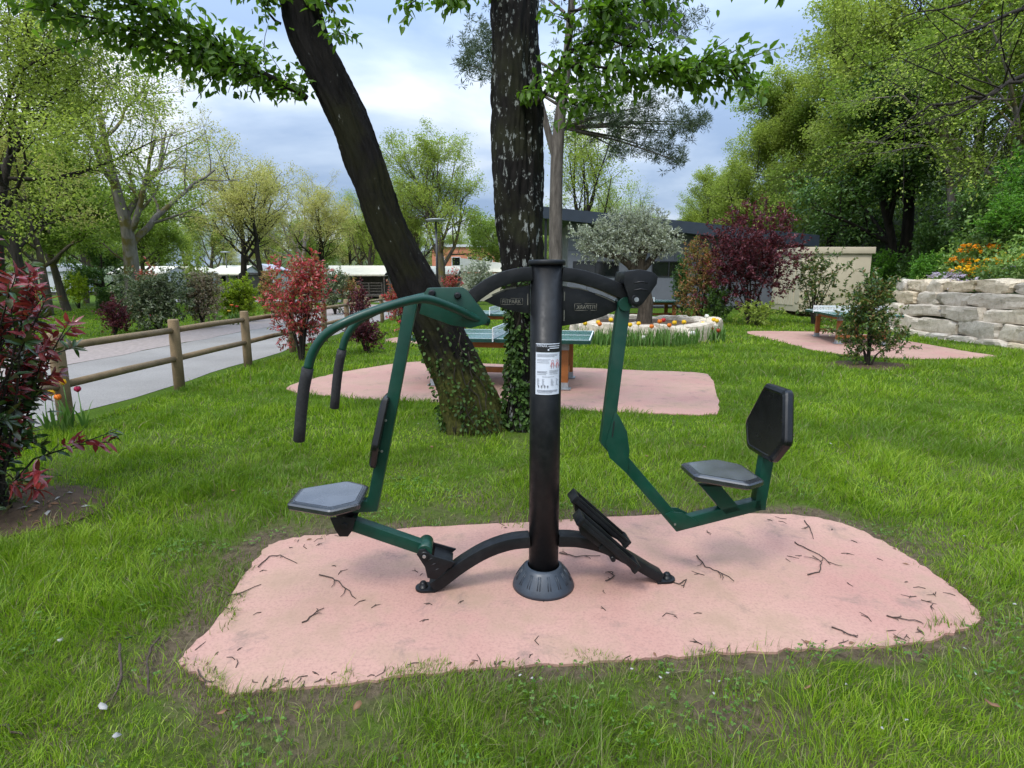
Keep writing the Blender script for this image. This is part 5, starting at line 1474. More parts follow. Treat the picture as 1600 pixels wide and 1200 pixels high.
# near red bush at the left edge: big glossy leaves in whorls
def near_photinia():
    rg = random.Random(77)
    T = empty('photinia_bush', PHOT_C, 0, 'large dark red glossy-leaved bush at the left edge of the picture', 'shrub')
    w = MB(); C, D, C2, D2 = [], [], [], []
    def whorl(p, d, red):
        nl = rg.randint(7, 10)
        for j in range(nl):
            a = 2.4 * j + rg.uniform(-.3, .3); u = rand_perp(d, rg)
            v = d.cross(u); side = (u * math.cos(a) + v * math.sin(a))
            t = j / nl
            dirn = (side * (1.0 - .35 * t) + d * (.25 + .6 * t) + Vector((0, 0, -.12)))
            (C if red else C2).append(tuple(p - d * .10 * (1 - t))); (D if red else D2).append(tuple(dirn))
    for i in range(60):
        an = rg.uniform(-2.6, 1.9); el = rg.uniform(-.05, 1.45) ** 1.0
        tgt = Vector((math.cos(an) * math.cos(el) * .80, math.sin(an) * math.cos(el) * .75, .36 + math.sin(el) * 1.62)) * rg.uniform(.80, 1.08)
        if .42 < tgt.z < 1.0: tgt.x = min(tgt.x, .25)
        elif tgt.z > 1.15: tgt.x *= 1.2
        if tgt.z < .2: tgt.z = .2
        b0 = Vector((rg.gauss(0, .08), rg.gauss(0, .08), 0))
        m1 = b0.lerp(tgt, .45) + Vector((rg.gauss(0, .05), rg.gauss(0, .05), .14))
        w.tube([b0, m1, b0.lerp(tgt, .8) + Vector((0, 0, .05)), tgt], [.009, .007, .005, .003], 6, cap=False)
        d = (tgt - m1).normalized()
        whorl(tgt, d, True); whorl(tgt - d * .10 + Vector((rg.gauss(0, .03), rg.gauss(0, .03), rg.gauss(0, .03))), d, rg.random() < .75)
        whorl(tgt - d * .22, d, rg.random() < .25)
        for k in range(3):
            q = m1.lerp(tgt, rg.uniform(.1, .85)); dd = (d + Vector((rg.gauss(0, .7), rg.gauss(0, .7), rg.gauss(.1, .5)))).normalized(); e = q + dd * rg.uniform(.14, .3)
            w.tube([q, e], [.005, .003], 5, cap=False); whorl(e, dd, rg.random() < .6)
        for k in range(16):
            q = b0.lerp(tgt, rg.uniform(.25, .8)) + Vector((rg.gauss(0, .05), rg.gauss(0, .05), rg.gauss(0, .05))); C2.append(tuple(q)); D2.append((rg.gauss(0, 1), rg.gauss(0, 1), rg.gauss(0, .5)))
    w.build('stems', M['bark_dark'], T)
    leaves('young_leaves', C, D, .105, .036, M['photinia_near'], T, hi=True, fold=.22)
    leaves('old_leaves', C2, D2, .10, .038, M['photinia_old'], T, hi=True, fold=.18)
near_photinia()

# ------------------------------------------------------------------ hillside growth
def hz1(x, y): return float(hill_z(np.array([x]), np.array([y]))[0])
def undergrowth():
    n = 170000
    y = nr.uniform(4, 75, n) ** 1.0; t = nr.exponential(7, n) + .05
    y = np.where(nr.random(n) < .45, nr.uniform(8, 30, n), y)
    x = hill_base(y) + t
    keep = (t < 40) & (patch(x, y, .8) > -0.55)
    x, y = x[keep], y[keep]; m = len(x)
    z = hill_z(x, y) + np.abs(nr.normal(0, .32, m)) * (1 + .8 * patch(x, y, .6)).clip(.3, 2) * np.clip((x - hill_base(y)) / 1.5, .25, 1)
    sz = np.interp(y, [8, 20, 40, 75], [.10, .14, .22, .32])
    d = nr.normal(size=(m, 3)); d[:, 0] -= .5
    V, T = leaf_arrays(np.stack([x, y, z], 1), d, sz[:, None], sz[:, None] * .6)
    tag(np_mesh('undergrowth', V, tris=T, mat=M['ivy_hill']), 'dense ivy and bramble ground cover on the hillside', 'undergrowth', kind='stuff')
M['ivy_hill'] = leafmat('hill_cover_leaf', [(0.075, 0.15, 0.03), (0.15, 0.26, 0.05), (0.25, 0.38, 0.085), (0.31, 0.42, 0.11)], 0.3, 0.45, 0.35, (.45, (.03, .06, .015)))
undergrowth()
h_a = make_tree('hillside_tree', 'tall yellow-green tree at the skyline end of the hillside above the beige shed', 'tree', (0, 0, 0), 12, .22, 71, M['bark_dark'], M['lime'], .12, levels=3, kids=(10, 8, 7), ang=(.7, .8, .8), ratio=(.55, .6, .5), gnarl=.18, up=(.03, .1, .05, 0), tmin=(.2, .2, .2), per=64, spread=.19)
h_b = make_tree('hillside_tree', 'green leafy tree on the slope', 'tree', (0, 0, 0), 11, .22, 83, M['bark_grey'], M['midgreen'], .12, levels=3, kids=(10, 8, 7), ang=(.9, .8, .8), ratio=(.62, .6, .5), gnarl=.2, up=(.03, .06, .03, 0), tmin=(.15, .2, .2), per=64, spread=.2)
h_c = make_tree('hillside_tree', 'dark ivy covered tree on the slope', 'tree', (0, 0, 0), 9, .2, 91, M['bark_dark'], M['dark'], .16, levels=3, kids=(9, 6, 6), ang=(.7, .8, .8), ratio=(.5, .6, .5), gnarl=.2, up=(.03, .08, .04, 0), tmin=(.1, .2, .2), per=44, spread=.26)
def hill_at(o, x, y, rz, sc, label, sz=None):
    o.location = (x, y, hz1(x, y) - .1); o.rotation_euler = (0, 0, rz); o.scale = (sc, sc, sz or sc); o['label'] = label; return o
hill_at(h_a, 22.5, 41, .3, 1.5, 'tall yellow-green tree on the skyline left of centre on the hillside')
hill_at(h_b, 22.6, 30, .3, 1.3, 'broad green tree on the slope behind the beige shed')
hill_at(h_c, 22.5, 34, .3, 1.5, 'dark ivy-clad tree high on the slope left of the beige shed')
for src, x, y, rz, sc, lab in [
    (h_a, 21.0, 47, 1.0, 1.35, 'leftmost yellow-green hillside tree beside the dark roof end'),
    (h_a, 19.5, 56, 2.0, .9, 'pale green hillside tree farthest behind the grey building'),
    (h_a, 23.8, 35, 3.0, 1.6, 'bright spring tree with the highest crown over the shed'),
    (h_b, 20.5, 42, 4.0, 1.1, 'mid green tree low on the slope behind the purple bush'),
    (h_b, 23.0, 26.5, 5.0, 1.5, 'green tree on the slope right of the shed roof'),
    (h_a, 25.5, 29, .6, 1.75, 'yellow-green tree high on the slope above the shed right corner'),
    (h_a, 25.5, 23.0, 1.9, 1.6, 'yellow-green tree in the upper right above the flowering bank'),
    (h_a, 27.0, 22.5, 2.9, 1.5, 'tall green tree behind the upper right boughs'),
    (h_c, 21.2, 22.0, 3.3, .75, 'dark leafy tree just right behind the beige shed'),
    (h_a, 29.0, 37, 4.6, 1.4, 'spring tree on the hill crest behind the highest crown'),
    (h_b, 31.0, 30, 5.6, 1.5, 'green tree on the hill crest in the upper right'),
    (h_a, 30.0, 23, 2.6, 1.5, 'pale spring tree on the crest near the right edge'),
    (h_a, 17.2, 50, 5.2, 1.0, 'yellow-green tree right behind the dark roof above the purple bush'),
    (h_a, 18.8, 45, 3.6, 1.15, 'yellow-green tree filling the skyline between roof and hillside'),
    (h_b, 26.0, 46, 2.2, 1.5, 'green tree on the crest above the leftmost hillside trees')]:
    hill_at(copy_tree(src), x, y, rz, sc, lab)
bush_a = shrub('hillside_shrub', 'dense dark green bush on the bank directly right of the beige shed', 1340, 1420, 330, 440, 20.5, M['dark'], 3400, .13, 201, ground=1.0)
bush_b = shrub('hillside_shrub', 'bright green bramble bush on the bank left of the orange flowers', 1400, 1490, 350, 425, 15.5, M['bright'], 2600, .10, 202, ground=1.6)
bush_b.location = (15.0, 17.6, hz1(15.0, 17.6) - .1)
bush_a.location = (16.4, 20.4, hz1(16.4, 20.4) - .4)
for src, x, y, rz, sc, lab in [
    (bush_a, 19.8, 24.6, 1, 1.25, 'large dark bush behind the right corner of the beige shed'),
    (bush_a, 20.6, 28.5, 2, 1.5, 'dark bush behind the middle of the beige shed'),
    (bush_b, 20.6, 32.0, 3, 1.8, 'bright green bush above the purple bush at the foot of the slope'),
    (bush_a, 16.8, 17.5, 4, 1.2, 'dark bush on the bank above the bright bramble'),
    (bush_a, 20.2, 22.6, 2.2, 1.7, 'ivy green bush filling the bank behind the shed end'),
    (bush_b, 21.4, 25.2, .7, 1.9, 'light green bush under the tall crowns behind the shed'),
    (bush_b, 23.0, 27.6, 1.7, 2.2, 'wide light green bush high behind the shed roof'),
    (bush_a, 18.6, 22.0, 3.9, 1.3, 'ivy green bush low on the bank right of the shed'),
    (bush_b, 19.0, 20.6, 5, 1.6, 'bright green bush on the slope under the dark crowns'),
    (bush_b, 21.6, 20.4, 2, 1.9, 'pale green bush higher on the slope under the dark crowns'),
    (bush_b, 17.6, 19.4, 4, 1.2, 'fresh green bush at the middle of the bank'),
    (bush_b, 19.2, 14.2, .6, 1.2, 'leafy green bush high on the bank at the right edge'),
    (bush_a, 19.5, 19.0, 2.6, 1.4, 'big dark bush halfway up the bank'),
    (bush_b, 18.4, 16.2, 1.6, 1.3, 'green bush halfway up the bank near the right edge'),
    (bush_b, 14.0, 19.2, 3.6, .8, 'light green bush over the left end of the stone wall'),
    (bush_a, 22.6, 23.6, 5.1, 1.7, 'tall dark bush on the slope over the shed'),
    (bush_b, 20.0, 36.5, 4.1, 1.9, 'yellowish bush beside the right end of the grey building')]:
    c = copy_tree(src); c.location = (x, y, hz1(x, y) - .25); c.rotation_euler = (0, 0, rz); c.scale = (sc,) * 3; c['label'] = lab

# overhanging boughs from a tree on the bank, upper right
def bank_tree():
    b = Vector((15.5, 13.0, 0)); b.z = hz1(b.x, b.y) - .1
    T = empty('bank_tree', b, 0, 'tree on the bank with long thin dark boughs slanting in from the upper right', 'tree')
    g = Grow(111, levels=3, kids=(7, 6, 4), ang=(.7, .7, .7), ratio=(.5, .42, .5), gnarl=.13, up=(.0, .0, .02, .02), tmin=(.2, .2, .2), per=22, spread=.15, rr=.5)
    tp = [Vector((0, 0, 0)), Vector((.1, -.1, 1.5)), Vector((-.1, -.1, 3.2)), Vector((-.2, 0, 5.0)), Vector((0, .2, 7.2)), Vector((.1, .3, 9))]
    g.mb.tube(tp, [.24, .21, .18, .14, .09, .04], 12, cap=False)
    for pp, r in [([tp[2], A(1640, 95, 12.5) - b, A(1540, 150, 12) - b, A(1450, 165, 11.6) - b, A(1370, 225, 11.3) - b], .07),
                  ([tp[2], A(1650, 110, 12) - b, A(1575, 130, 11.6) - b, A(1500, 175, 11.4) - b, A(1420, 200, 11.0) - b], .05),
                  ([tp[3], A(1640, 0, 12.5) - b, A(1560, 30, 12) - b, A(1500, 55, 11.8) - b, A(1440, 78, 11.6) - b], .06),
                  ([tp[3], A(1640, -60, 12) - b, A(1570, -20, 11.6) - b, A(1500, 8, 11.3) - b, A(1400, 30, 11) - b], .05),
                  ([tp[4], tp[4] + Vector((-1.4, -.5, .8)), tp[4] + Vector((-2.8, -.8, 1.2))], .05),
                  ([tp[4], tp[4] + Vector((1.2, .5, 1.0)), tp[4] + Vector((2.3, .8, 1.8))], .05)]:
        pts = []
        for i in range(len(pp) - 1):
            for t in (0, .33, .66): pts.append(pp[i].lerp(pp[i + 1], t) + Vector((rnd.gauss(0, .03), rnd.gauss(0, .03), rnd.gauss(0, .03))))
        pts.append(pp[-1])
        L = sum((pts[i + 1] - pts[i]).length for i in range(len(pts) - 1))
        g.branch(None, None, L, r, 1, pts=pts, rads=list(np.linspace(r, .008, len(pts))))
    g.mb.build('trunk', M['bark_dark'], T)
    leaves('crown', [tuple(v) for v in g.L], [tuple(v) for v in g.D], .06, .036, M['lime'], T)
bank_tree()

# ------------------------------------------------------------------ flowers
def tulip(loc, col, h, label, group, rz, lean=.0, leaves_n=4):
    T = empty('tulip', loc, rz, label, 'flower', group)
    MB().tube([(0, 0, 0), (lean * .4, 0, h * .55), (lean, 0, h)], [.005, .0045, .004], 6).build('stem', M['stem'], T)
    mb = MB()
    for ring, (r, op) in enumerate(((.027, 0), (.023, 1.047))):
        for k in range(3):
            a = op + k * 2.094; u = Vector((math.cos(a), math.sin(a), 0)); s = Vector((-math.sin(a), math.cos(a), 0))
            rows = []
            for t, rr, ww in ((0, .006, .006), (.3, r * .95, .023), (.6, r * 1.08, .024), (.85, r * .95, .014), (1.0, r * .9, .002)):
                c = Vector((lean, 0, h + t * .062))
                rows.append([c + u * rr * .86 - s * ww, c + u * rr, c + u * rr * .86 + s * ww])
            vs = [p for q in rows for p in q]
            mb.add(vs, [(3 * i + j, 3 * i + j + 1, 3 * i + j + 4, 3 * i + j + 3) for i in range(4) for j in range(2)], True)
    mb.build('blossom', M['petal_' + col], T)
    lf = MB()
    for k in range(leaves_n):
        a = rnd.uniform(0, 6.28); hh = h * rnd.uniform(.5, .85); o = rnd.uniform(.05, .13); w = rnd.uniform(.012, .02)
        u = Vector((math.cos(a), math.sin(a), 0)); s = Vector((-math.sin(a), math.cos(a), 0)); rows = []
        for t in (0, .3, .6, .85, 1):
            c = u * (o * t ** 1.7 + .006) + Vector((0, 0, hh * (t - .25 * t * t) * 1.25))
            ww = w * math.sin(math.pi * min(.97, .18 + .8 * t))
            rows.append([c - s * ww + u * ww * .4, c, c + s * ww + u * ww * .4])
        lf.add([p for q in rows for p in q], [(3 * i + j, 3 * i + j + 1, 3 * i + j + 4, 3 * i + j + 3) for i in range(4) for j in range(2)], True)
    lf.build('leaf_blades', M['tulip_leaf'], T)
    return T
for px, py, col, lab in [(40, 627, 'red', 'red tulip leftmost in the clump under the near red bush'), (67, 622, 'red', 'red and orange tulip second from the left by the nearest fence post'),
                         (79, 614, 'yellow', 'yellow tulip just left of the nearest fence post'), (93, 620, 'orange', 'orange tulip in front of the nearest fence post'),
                         (101, 597, 'yellow', 'tallest yellow tulip in front of the nearest fence post'), (124, 608, 'crimson', 'crimson tulip standing alone right of the nearest fence post'),
                         (18, 611, 'yellow', 'yellow tulip at the left edge above the red ones')]:
    Y = 5.75 + rnd.uniform(-.1, .15); p = A(px, py, Y)
    tulip((p.x, Y, 0), col, max(.2, p.z - .03), lab, 'tulips by the nearest fence post', rnd.uniform(0, 6), rnd.uniform(-.02, .02), 7)
ring_spots = []
for px, py, col in [(904, 502, 'yellow'), (935, 503, 'yellow'), (937, 506, 'orange'), (953, 499, 'yellow'), (998, 505, 'yellow'), (1030, 502, 'orange'), (1038, 500, 'red'), (1057, 504, 'yellow'), (1067, 503, 'yellow'), (1095, 506, 'yellow'), (1098, 505, 'yellow'), (1103, 494, 'white'), (1114, 499, 'yellow'), (1119, 501, 'yellow'), (1124, 516, 'brick'), (1110, 513, 'brick'), (1092, 516, 'white'), (1093, 522, 'yellow'), (1060, 538, 'white'), (1003, 526, 'brick'), (1018, 510, 'orange'), (985, 507, 'yellow'), (970, 512, 'yellow'), (1004, 534, 'white'), (915, 505, 'yellow'), (1045, 508, 'orange'), (1080, 520, 'white'), (960, 520, 'red')]:
    ring_spots.append((px, py, col))
names = {'yellow': 'yellow', 'orange': 'orange', 'red': 'bright red', 'white': 'white', 'brick': 'brick red'}
for i, (px, py, col) in enumerate(ring_spots):
    Y = RING_C.y - 2.65 - rnd.uniform(0, .55) + (.9 if px > 1088 else 0); p = A(px, py, Y)
    tt_ = tulip((p.x, Y, 0), col, max(.16, p.z - .06), names[col] + ' tulip in the bed along the rock ring', names[col] + ' tulips along the rock ring', rnd.uniform(0, 6), rnd.uniform(-.03, .03), 6)
    for ch in [o for o in bpy.data.objects if o.parent == tt_ and o.name.startswith('blossom')]:
        ch.matrix_local = Matrix.Translation((0, 0, -.75 * max(.16, p.z - .06))) @ Matrix.Diagonal((1.75, 1.75, 1.75, 1))
def leaf_clumps():
    C = MB(); rg = random.Random(8)
    for _ in range(800):
        px = rg.uniform(905, 1135); Y = RING_C.y - rg.uniform(2.6, 3.35) + (0.9 if px > 1092 else 0)
        b = A(px, 500, Y); hh = rg.uniform(.18, .48); a = rg.uniform(0, 6.28); o = rg.uniform(.03, .16); w = rg.uniform(.010, .022)
        u = Vector((math.cos(a), math.sin(a), 0)); s = Vector((-math.sin(a), math.cos(a), 0)); rows = []
        for t in (0, .4, .75, 1):
            c = Vector((b.x, Y, 0)) + u * o * t ** 1.6 + Vector((0, 0, hh * (t - .2 * t * t) * 1.2)); ww = w * math.sin(math.pi * min(.97, .2 + .78 * t))
            rows.append([c - s * ww, c + s * ww])
        C.add([p for q in rows for p in q], [(2 * i, 2 * i + 1, 2 * i + 3, 2 * i + 2) for i in range(3)], True)
    tag(C.build('bulb_foliage', M['tulip_leaf']), 'dense strap leaves of spring bulbs in front of the rock ring', 'foliage', kind='stuff')
leaf_clumps()
for px, py, col, lab in [(340, 482, 'yellow', 'small yellow tulip across the road under the yellow-green bush'), (362, 478, 'orange', 'orange tulip across the road behind the second fence post'), (358, 487, 'yellow', 'low yellow tulip across the road left of the second fence post'), (370, 480, 'red', 'reddish tulip across the road at the second fence post')]:
    Y = 20.6; p = A(px, py, Y); t = tulip((p.x, Y, 0), col, max(.3, p.z), lab, 'tulips across the road', 0, 0, 6)
    t.scale = (2.0, 2.0, 1)
def flower_clump(px, py, w, h, Y, leaf, petal, label, n, fl):
    # where the view meets the bank
    dd = _ray(px, py + h * .8); p = None
    for k in range(400):
        t = 8 + k * .03; q = Vector((0, 0, CAM_H)) + dd * t
        if q.x > hill_base(q.y) + .02 and q.z < hz1(q.x, q.y) + .12: p = q; break
    if p is None: p = A(px, py, Y)
    Y = p.y; s = Y / F_PX
    T = empty('flower_clump', (p.x, Y, hz1(p.x, Y)), 0, label, 'flowers', None)
    p = Vector((p.x, Y, hz1(p.x, Y) + .22))
    base = T.location.z; rg = random.Random(int(px))
    C = []; D = []; st = MB(); fC = []; fD = []
    for _ in range(n):
        q = Vector((rg.gauss(0, w * s * .55), rg.gauss(0, .25), 0)); top = (p.z - base) + rg.gauss(0, h * s * .45)
        top = max(.08, top)
        st.tube([q + Vector((0, 0, -.15)), q + Vector((rg.gauss(0, .03), rg.gauss(0, .03), top))], [.004, .003], 3, cap=False)
        for _k in range(7):
            C.append((q.x + rg.gauss(0, .05), q.y + rg.gauss(0, .05), rg.uniform(0, top))); D.append((rg.gauss(0, 1), rg.gauss(0, 1), rg.gauss(.3, .6)))
        for _k in range(fl * 3):
            fC.append((q.x + rg.gauss(0, .035), q.y + rg.gauss(0, .035) - .02, top + rg.uniform(-.06, .03))); fD.append((rg.gauss(0, 1), rg.gauss(-.5, .8), rg.gauss(.4, .6)))
    st.build('stems', M['stem'], T); leaves('foliage', C, D, .09, .03, leaf, T); leaves('blossoms', fC, fD, .062, .055, petal, T)
M['fl_orange'] = leafmat('wallflower_orange', [(.75, .25, .01), (.8, .38, .01), (.6, .15, .01)], .25, .6)
M['fl_yellow'] = leafmat('wallflower_yellow', [(.82, .5, .01), (.8, .42, .01), (.85, .58, .03)], .25, .6)
M['fl_lilac'] = leafmat('lilac_blossom', [(.42, .34, .52), (.52, .47, .58), (.36, .30, .48)], .25, .6)
for a in [(1462, 423, 26, 8, 16.2, M['bright'], M['fl_yellow'], 'yellow wallflowers at the left end on top of the stone wall', 26, 7), (1500, 408, 16, 8, 16.2, M['bright'], M['fl_orange'], 'small orange wallflower clump behind the yellow ones on the bank', 18, 6),
          (1540, 388, 34, 8, 15.6, M['bright'], M['fl_orange'], 'long orange wallflower drift highest on the bank', 36, 7), (1520, 420, 26, 14, 15.0, M['bright'], M['fl_yellow'], 'big yellow wallflower clump above the middle of the stone wall', 44, 7),
          (1556, 412, 12, 8, 14.6, M['bright'], M['fl_yellow'], 'yellow wallflower tuft between the big clump and the right edge', 14, 6), (1572, 405, 16, 9, 14.4, M['bright'], M['fl_yellow'], 'yellow wallflowers nearest the right edge on the bank', 22, 7),
          (1535, 428, 16, 5, 14.4, M['bright'], M['fl_orange'], 'pale orange flowers on the rim of the stone wall', 14, 5), (1490, 432, 20, 5, 15.4, M['varieg'], M['fl_lilac'], 'lilac cushion flowers hanging over the stone wall left of centre', 26, 6),
          (1505, 440, 10, 8, 14.9, M['varieg'], M['fl_lilac'], 'lilac flowers spilling down the stone wall', 18, 6), (1582, 420, 14, 5, 13.6, M['varieg'], M['fl_lilac'], 'lilac cushion flowers at the right end of the wall top', 20, 6),
          (1440, 432, 10, 4, 16.6, M['varieg'], M['fl_lilac'], 'pale lilac tuft at the left end of the wall top', 12, 5)]:
    flower_clump(*a)

# ------------------------------------------------------------------ twigs, litter
def twig(pts_px, label, group=None, r=.005, fork=True, z=.016, name='twig'):
    pts = [G(x, y, z) for x, y in pts_px]
    base = pts[0].copy(); base.z = z
    mb = MB(); f = []
    for i in range(len(pts) - 1):
        for t in (0, .33, .66): f.append(pts[i].lerp(pts[i + 1], t) - base + Vector((rnd.gauss(0, .004), rnd.gauss(0, .004), abs(rnd.gauss(0, .003)))))
    f.append(pts[-1] - base)
    mb.tube(f, list(np.linspace(r, r * .5, len(f))), 6)
    L = (pts[-1] - pts[0]).length
    if fork:
        for _ in range(rnd.randint(1, 3)):
            i = rnd.randint(1, len(f) - 2); d = (f[i + 1] - f[i - 1]).normalized(); sd = Vector((-d.y, d.x, 0)) * rnd.choice((-1, 1))
            e = f[i] + (d * .6 + sd * .7) * L * rnd.uniform(.18, .32); e.z = .003
            mb.tube([f[i], f[i].lerp(e, .5) + d * .01, e], [r * .6, r * .5, r * .3], 5)
    o = mb.build(name, M['twig']); o.location = base
    return tag(o, label, 'twig', group)
big_tw = [([(500, 899), (522, 904), (532, 912), (545, 924), (556, 935)], 'forked dark twig left of centre below the left seat'), ([(471, 974), (490, 960), (506, 950)], 'straight twig in front of the forked one on the pad'),
          ([(1090, 868), (1102, 885), (1120, 892), (1147, 908)], 'long bent twig right of the right foot of the machine'), ([(1240, 847), (1262, 858), (1285, 870), (1297, 882)], 'long dark stick at the far right of the pad'),
          ([(1262, 898), (1280, 894), (1284, 880), (1270, 868)], 'thick forked twig just below the long dark stick'), ([(1257, 814), (1266, 826), (1271, 842)], 'twig near the back right edge of the pad'),
          ([(404, 886), (420, 870), (438, 868), (464, 880)], 'thin looping twig at the back left corner of the pad'), ([(350, 932), (380, 926), (408, 913)], 'twig lying across the left edge of the pad'),
          ([(875, 864), (900, 870), (938, 868)], 'thin twig behind the base cover on its right'), ([(1041, 905), (1060, 912), (1072, 906), (1068, 918)], 'curled dark twigs beside the right foot plate'),
          ([(948, 910), (958, 902), (960, 895), (950, 893)], 'small curled twig between base cover and right foot'), ([(1300, 980), (1322, 990), (1340, 996)], 'dark twig near the front right rim of the pad'),
          ([(414, 1085), (430, 1070), (443, 1060)], 'dark twig on the front left rim of the pad'), ([(1385, 962), (1410, 968), (1440, 972)], 'thin twig near the right tip of the pad'),
          ([(310, 1048), (320, 1065), (322, 1080)], 'short twig at the left corner of the pad')]
for pts, lab in big_tw: twig(pts, lab, r=.0036)
twig([(190, 1008), (191, 1060), (178, 1090), (160, 1105)], 'pale thin stick in the grass left of the pad', r=.006, fork=False, z=.03)
twig([(248, 998), (232, 1020), (228, 1050), (232, 1085)], 'curved grey stick in the grass close to the left corner of the pad', r=.006, fork=False, z=.03)
twig([(0, 1134), (15, 1140), (36, 1148)], 'short grey stick at the lower left edge of the picture', r=.006, fork=False, z=.03)
rg = random.Random(3)
def in_poly(x, y, poly):
    x = np.atleast_1d(x); y = np.atleast_1d(y); ins = np.zeros(len(x), bool); n = len(poly)
    for i in range(n):
        x0, y0 = poly[i]; x1, y1 = poly[(i + 1) % n]
        c = ((y0 > y) != (y1 > y)) & (x < (x1 - x0) * (y - y0) / (y1 - y0 + 1e-12) + x0)
        ins ^= c
    return ins
def frac_twigs(n):
    k = 0
    while k < n:
        x, y = rg.uniform(-1.4, 2.3), rg.uniform(2.0, 3.6)
        if k > n * .45:
            q = PADS[0][rg.randrange(len(PADS[0]))]; f_ = rg.uniform(.87, .985); x, y = .4 + (q[0] - .4) * f_, 2.8 + (q[1] - 2.8) * f_
        if not in_poly(x, y, PADS[0])[0]: continue
        a = rg.uniform(0, 6.28); L = rg.uniform(.02, .075); mb = MB()
        mb.tube([(0, 0, 0), (L * .5, rg.uniform(-.2, .2) * L, .002), (L, rg.uniform(-.35, .35) * L, 0)], [.0019, .0018, .001], 5)
        if rg.random() < .5: mb.tube([(L * .4, 0, .001), (L * .7, L * .3, 0)], [.002, .001], 4)
        o = mb.build('twig', M['twig']); o.location = (x, y, .0145); o.rotation_euler = (0, 0, a)
        tag(o, 'tiny broken twig fragment lying loose on the pink pad', 'twig', 'twig fragments on the pad'); k += 1
frac_twigs(95)
def litter(px, py, sz, label, mat, group=None, name='petal'):
    p = G(px, py, .0); mb = MB()
    n = 7; vs = [Vector((0, 0, sz * .15))]
    for i in range(n):
        a = 6.283 * i / n; r = sz * rg.uniform(.6, 1.1); vs.append(Vector((r * math.cos(a), r * math.sin(a) * .6, sz * rg.uniform(-.1, .4))))
    vs += [v * 1.0 - Vector((0, 0, .08 * sz)) for v in vs]
    m = n + 1
    fs = [(0, 1 + i, 1 + (i + 1) % n) for i in range(n)] + [(m, m + 1 + (i + 1) % n, m + 1 + i) for i in range(n)] + [(1 + i, m + 1 + i, m + 1 + (i + 1) % n, 1 + (i + 1) % n) for i in range(n)]
    mb.add(vs, fs, True)
    o = mb.build(name, mat); o.location = (p.x, p.y, .045); o.rotation_euler = (rg.uniform(-.4, .4), rg.uniform(-.4, .4), rg.uniform(0, 6))
    tag(o, label, 'litter', group)
litter(163, 1122, .026, 'largest crumpled white scrap in the grass left of the pad', M['litter'], name='paper_scrap')
litter(184, 1168, .018, 'white scrap near the bottom left below the crumpled one', M['litter'], name='paper_scrap')
litter(96, 1014, .018, 'whitish dry leaf in the grass at the lower left', M['litter'], name='dry_leaf')
litter(1548, 1118, .030, 'brown curled leaf in the lower right grass', M['brown_leaf'], name='dry_leaf')
litter(204, 1012, .022, 'round yellow-green seed pod between two sticks', M['stem'], name='seed_pod')
for px, py in [(813, 1070), (1041, 1067), (1033, 1074), (1122, 1080), (1115, 1099), (984, 1060), (830, 1075), (1378, 1155), (1412, 1142), (1502, 848), (1584, 957), (1522, 1068), (1320, 1085), (1508, 1028), (655, 668), (585, 600), (512, 640), (590, 700), (660, 590), (1250, 730), (1500, 700), (1295, 700), (1340, 700), (1180, 770), (716, 668), (1050, 664), (1000, 560), (1150, 560), (1010, 545), (1062, 608), (1145, 547), (1515, 860), (420, 690), (330, 760)]:
    litter(px + rg.uniform(-3, 3), py, .009 * (1.6 if py < 720 else 1), 'small white petal flake lying in the lawn', M['litter'], 'white petal flakes in the lawn')
for px, py in [(675, 705), (80, 742), (365, 775), (180, 770), (1100, 705), (1010, 720), (1180, 690), (30, 790), (60, 800), (1260, 1090), (560, 1120), (350, 1130)]:
    litter(px, py, .022, 'small dry brown leaf in the lawn', M['brown_leaf'], 'dry brown leaves in the lawn', 'dry_leaf')

for i_ in range(26):
    a_ = rg.uniform(-1.8, 1.2); d_ = rg.uniform(.25, .8); x, y = PHOT_C.x + d_ * math.cos(a_), PHOT_C.y + d_ * .7 * math.sin(a_)
    mb = MB(); L = rg.uniform(.02, .04); w_ = L * rg.uniform(.3, .5)
    mb.add([(-L, 0, .002), (-L * .2, w_, .012), (L, 0, .004), (-L * .1, -w_, .003), (0, 0, .014)], [(0, 4, 1), (1, 4, 2), (2, 4, 3), (3, 4, 0)])
    o = mb.build('dry_leaf', M['brown_leaf'] if i_ % 3 else M['litter']); o.location = (x, y, .016); o.rotation_euler = (rg.uniform(-.2, .2), rg.uniform(-.2, .2), rg.uniform(0, 6))
    tag(o, 'fallen leaf on the bare soil under the dark red bush', 'leaf', 'fallen leaves under the red bush')
k_ = 0
while k_ < 30:
    q = PADS[0][rg.randrange(len(PADS[0]))]
    f_ = rg.uniform(.93, 1.03); x, y = .4 + (q[0] - .4) * f_, 2.8 + (q[1] - 2.8) * f_
    mb = MB(); L = rg.uniform(.008, .02); w_ = L * rg.uniform(.25, .45)
    mb.add([(-L, 0, .002), (-L * .2, w_, .006), (L, 0, .003), (-L * .1, -w_, .002), (0, 0, .008)], [(0, 4, 1), (1, 4, 2), (2, 4, 3), (3, 4, 0)])
    o = mb.build('dry_leaf', M['brown_leaf']); o.location = (x, y, .0145); o.rotation_euler = (rg.uniform(-.2, .2), rg.uniform(-.2, .2), rg.uniform(0, 6))
    tag(o, 'small curled brown leaf fragment along the rim of the pink pad', 'leaf', 'leaf fragments on the pad rim'); k_ += 1
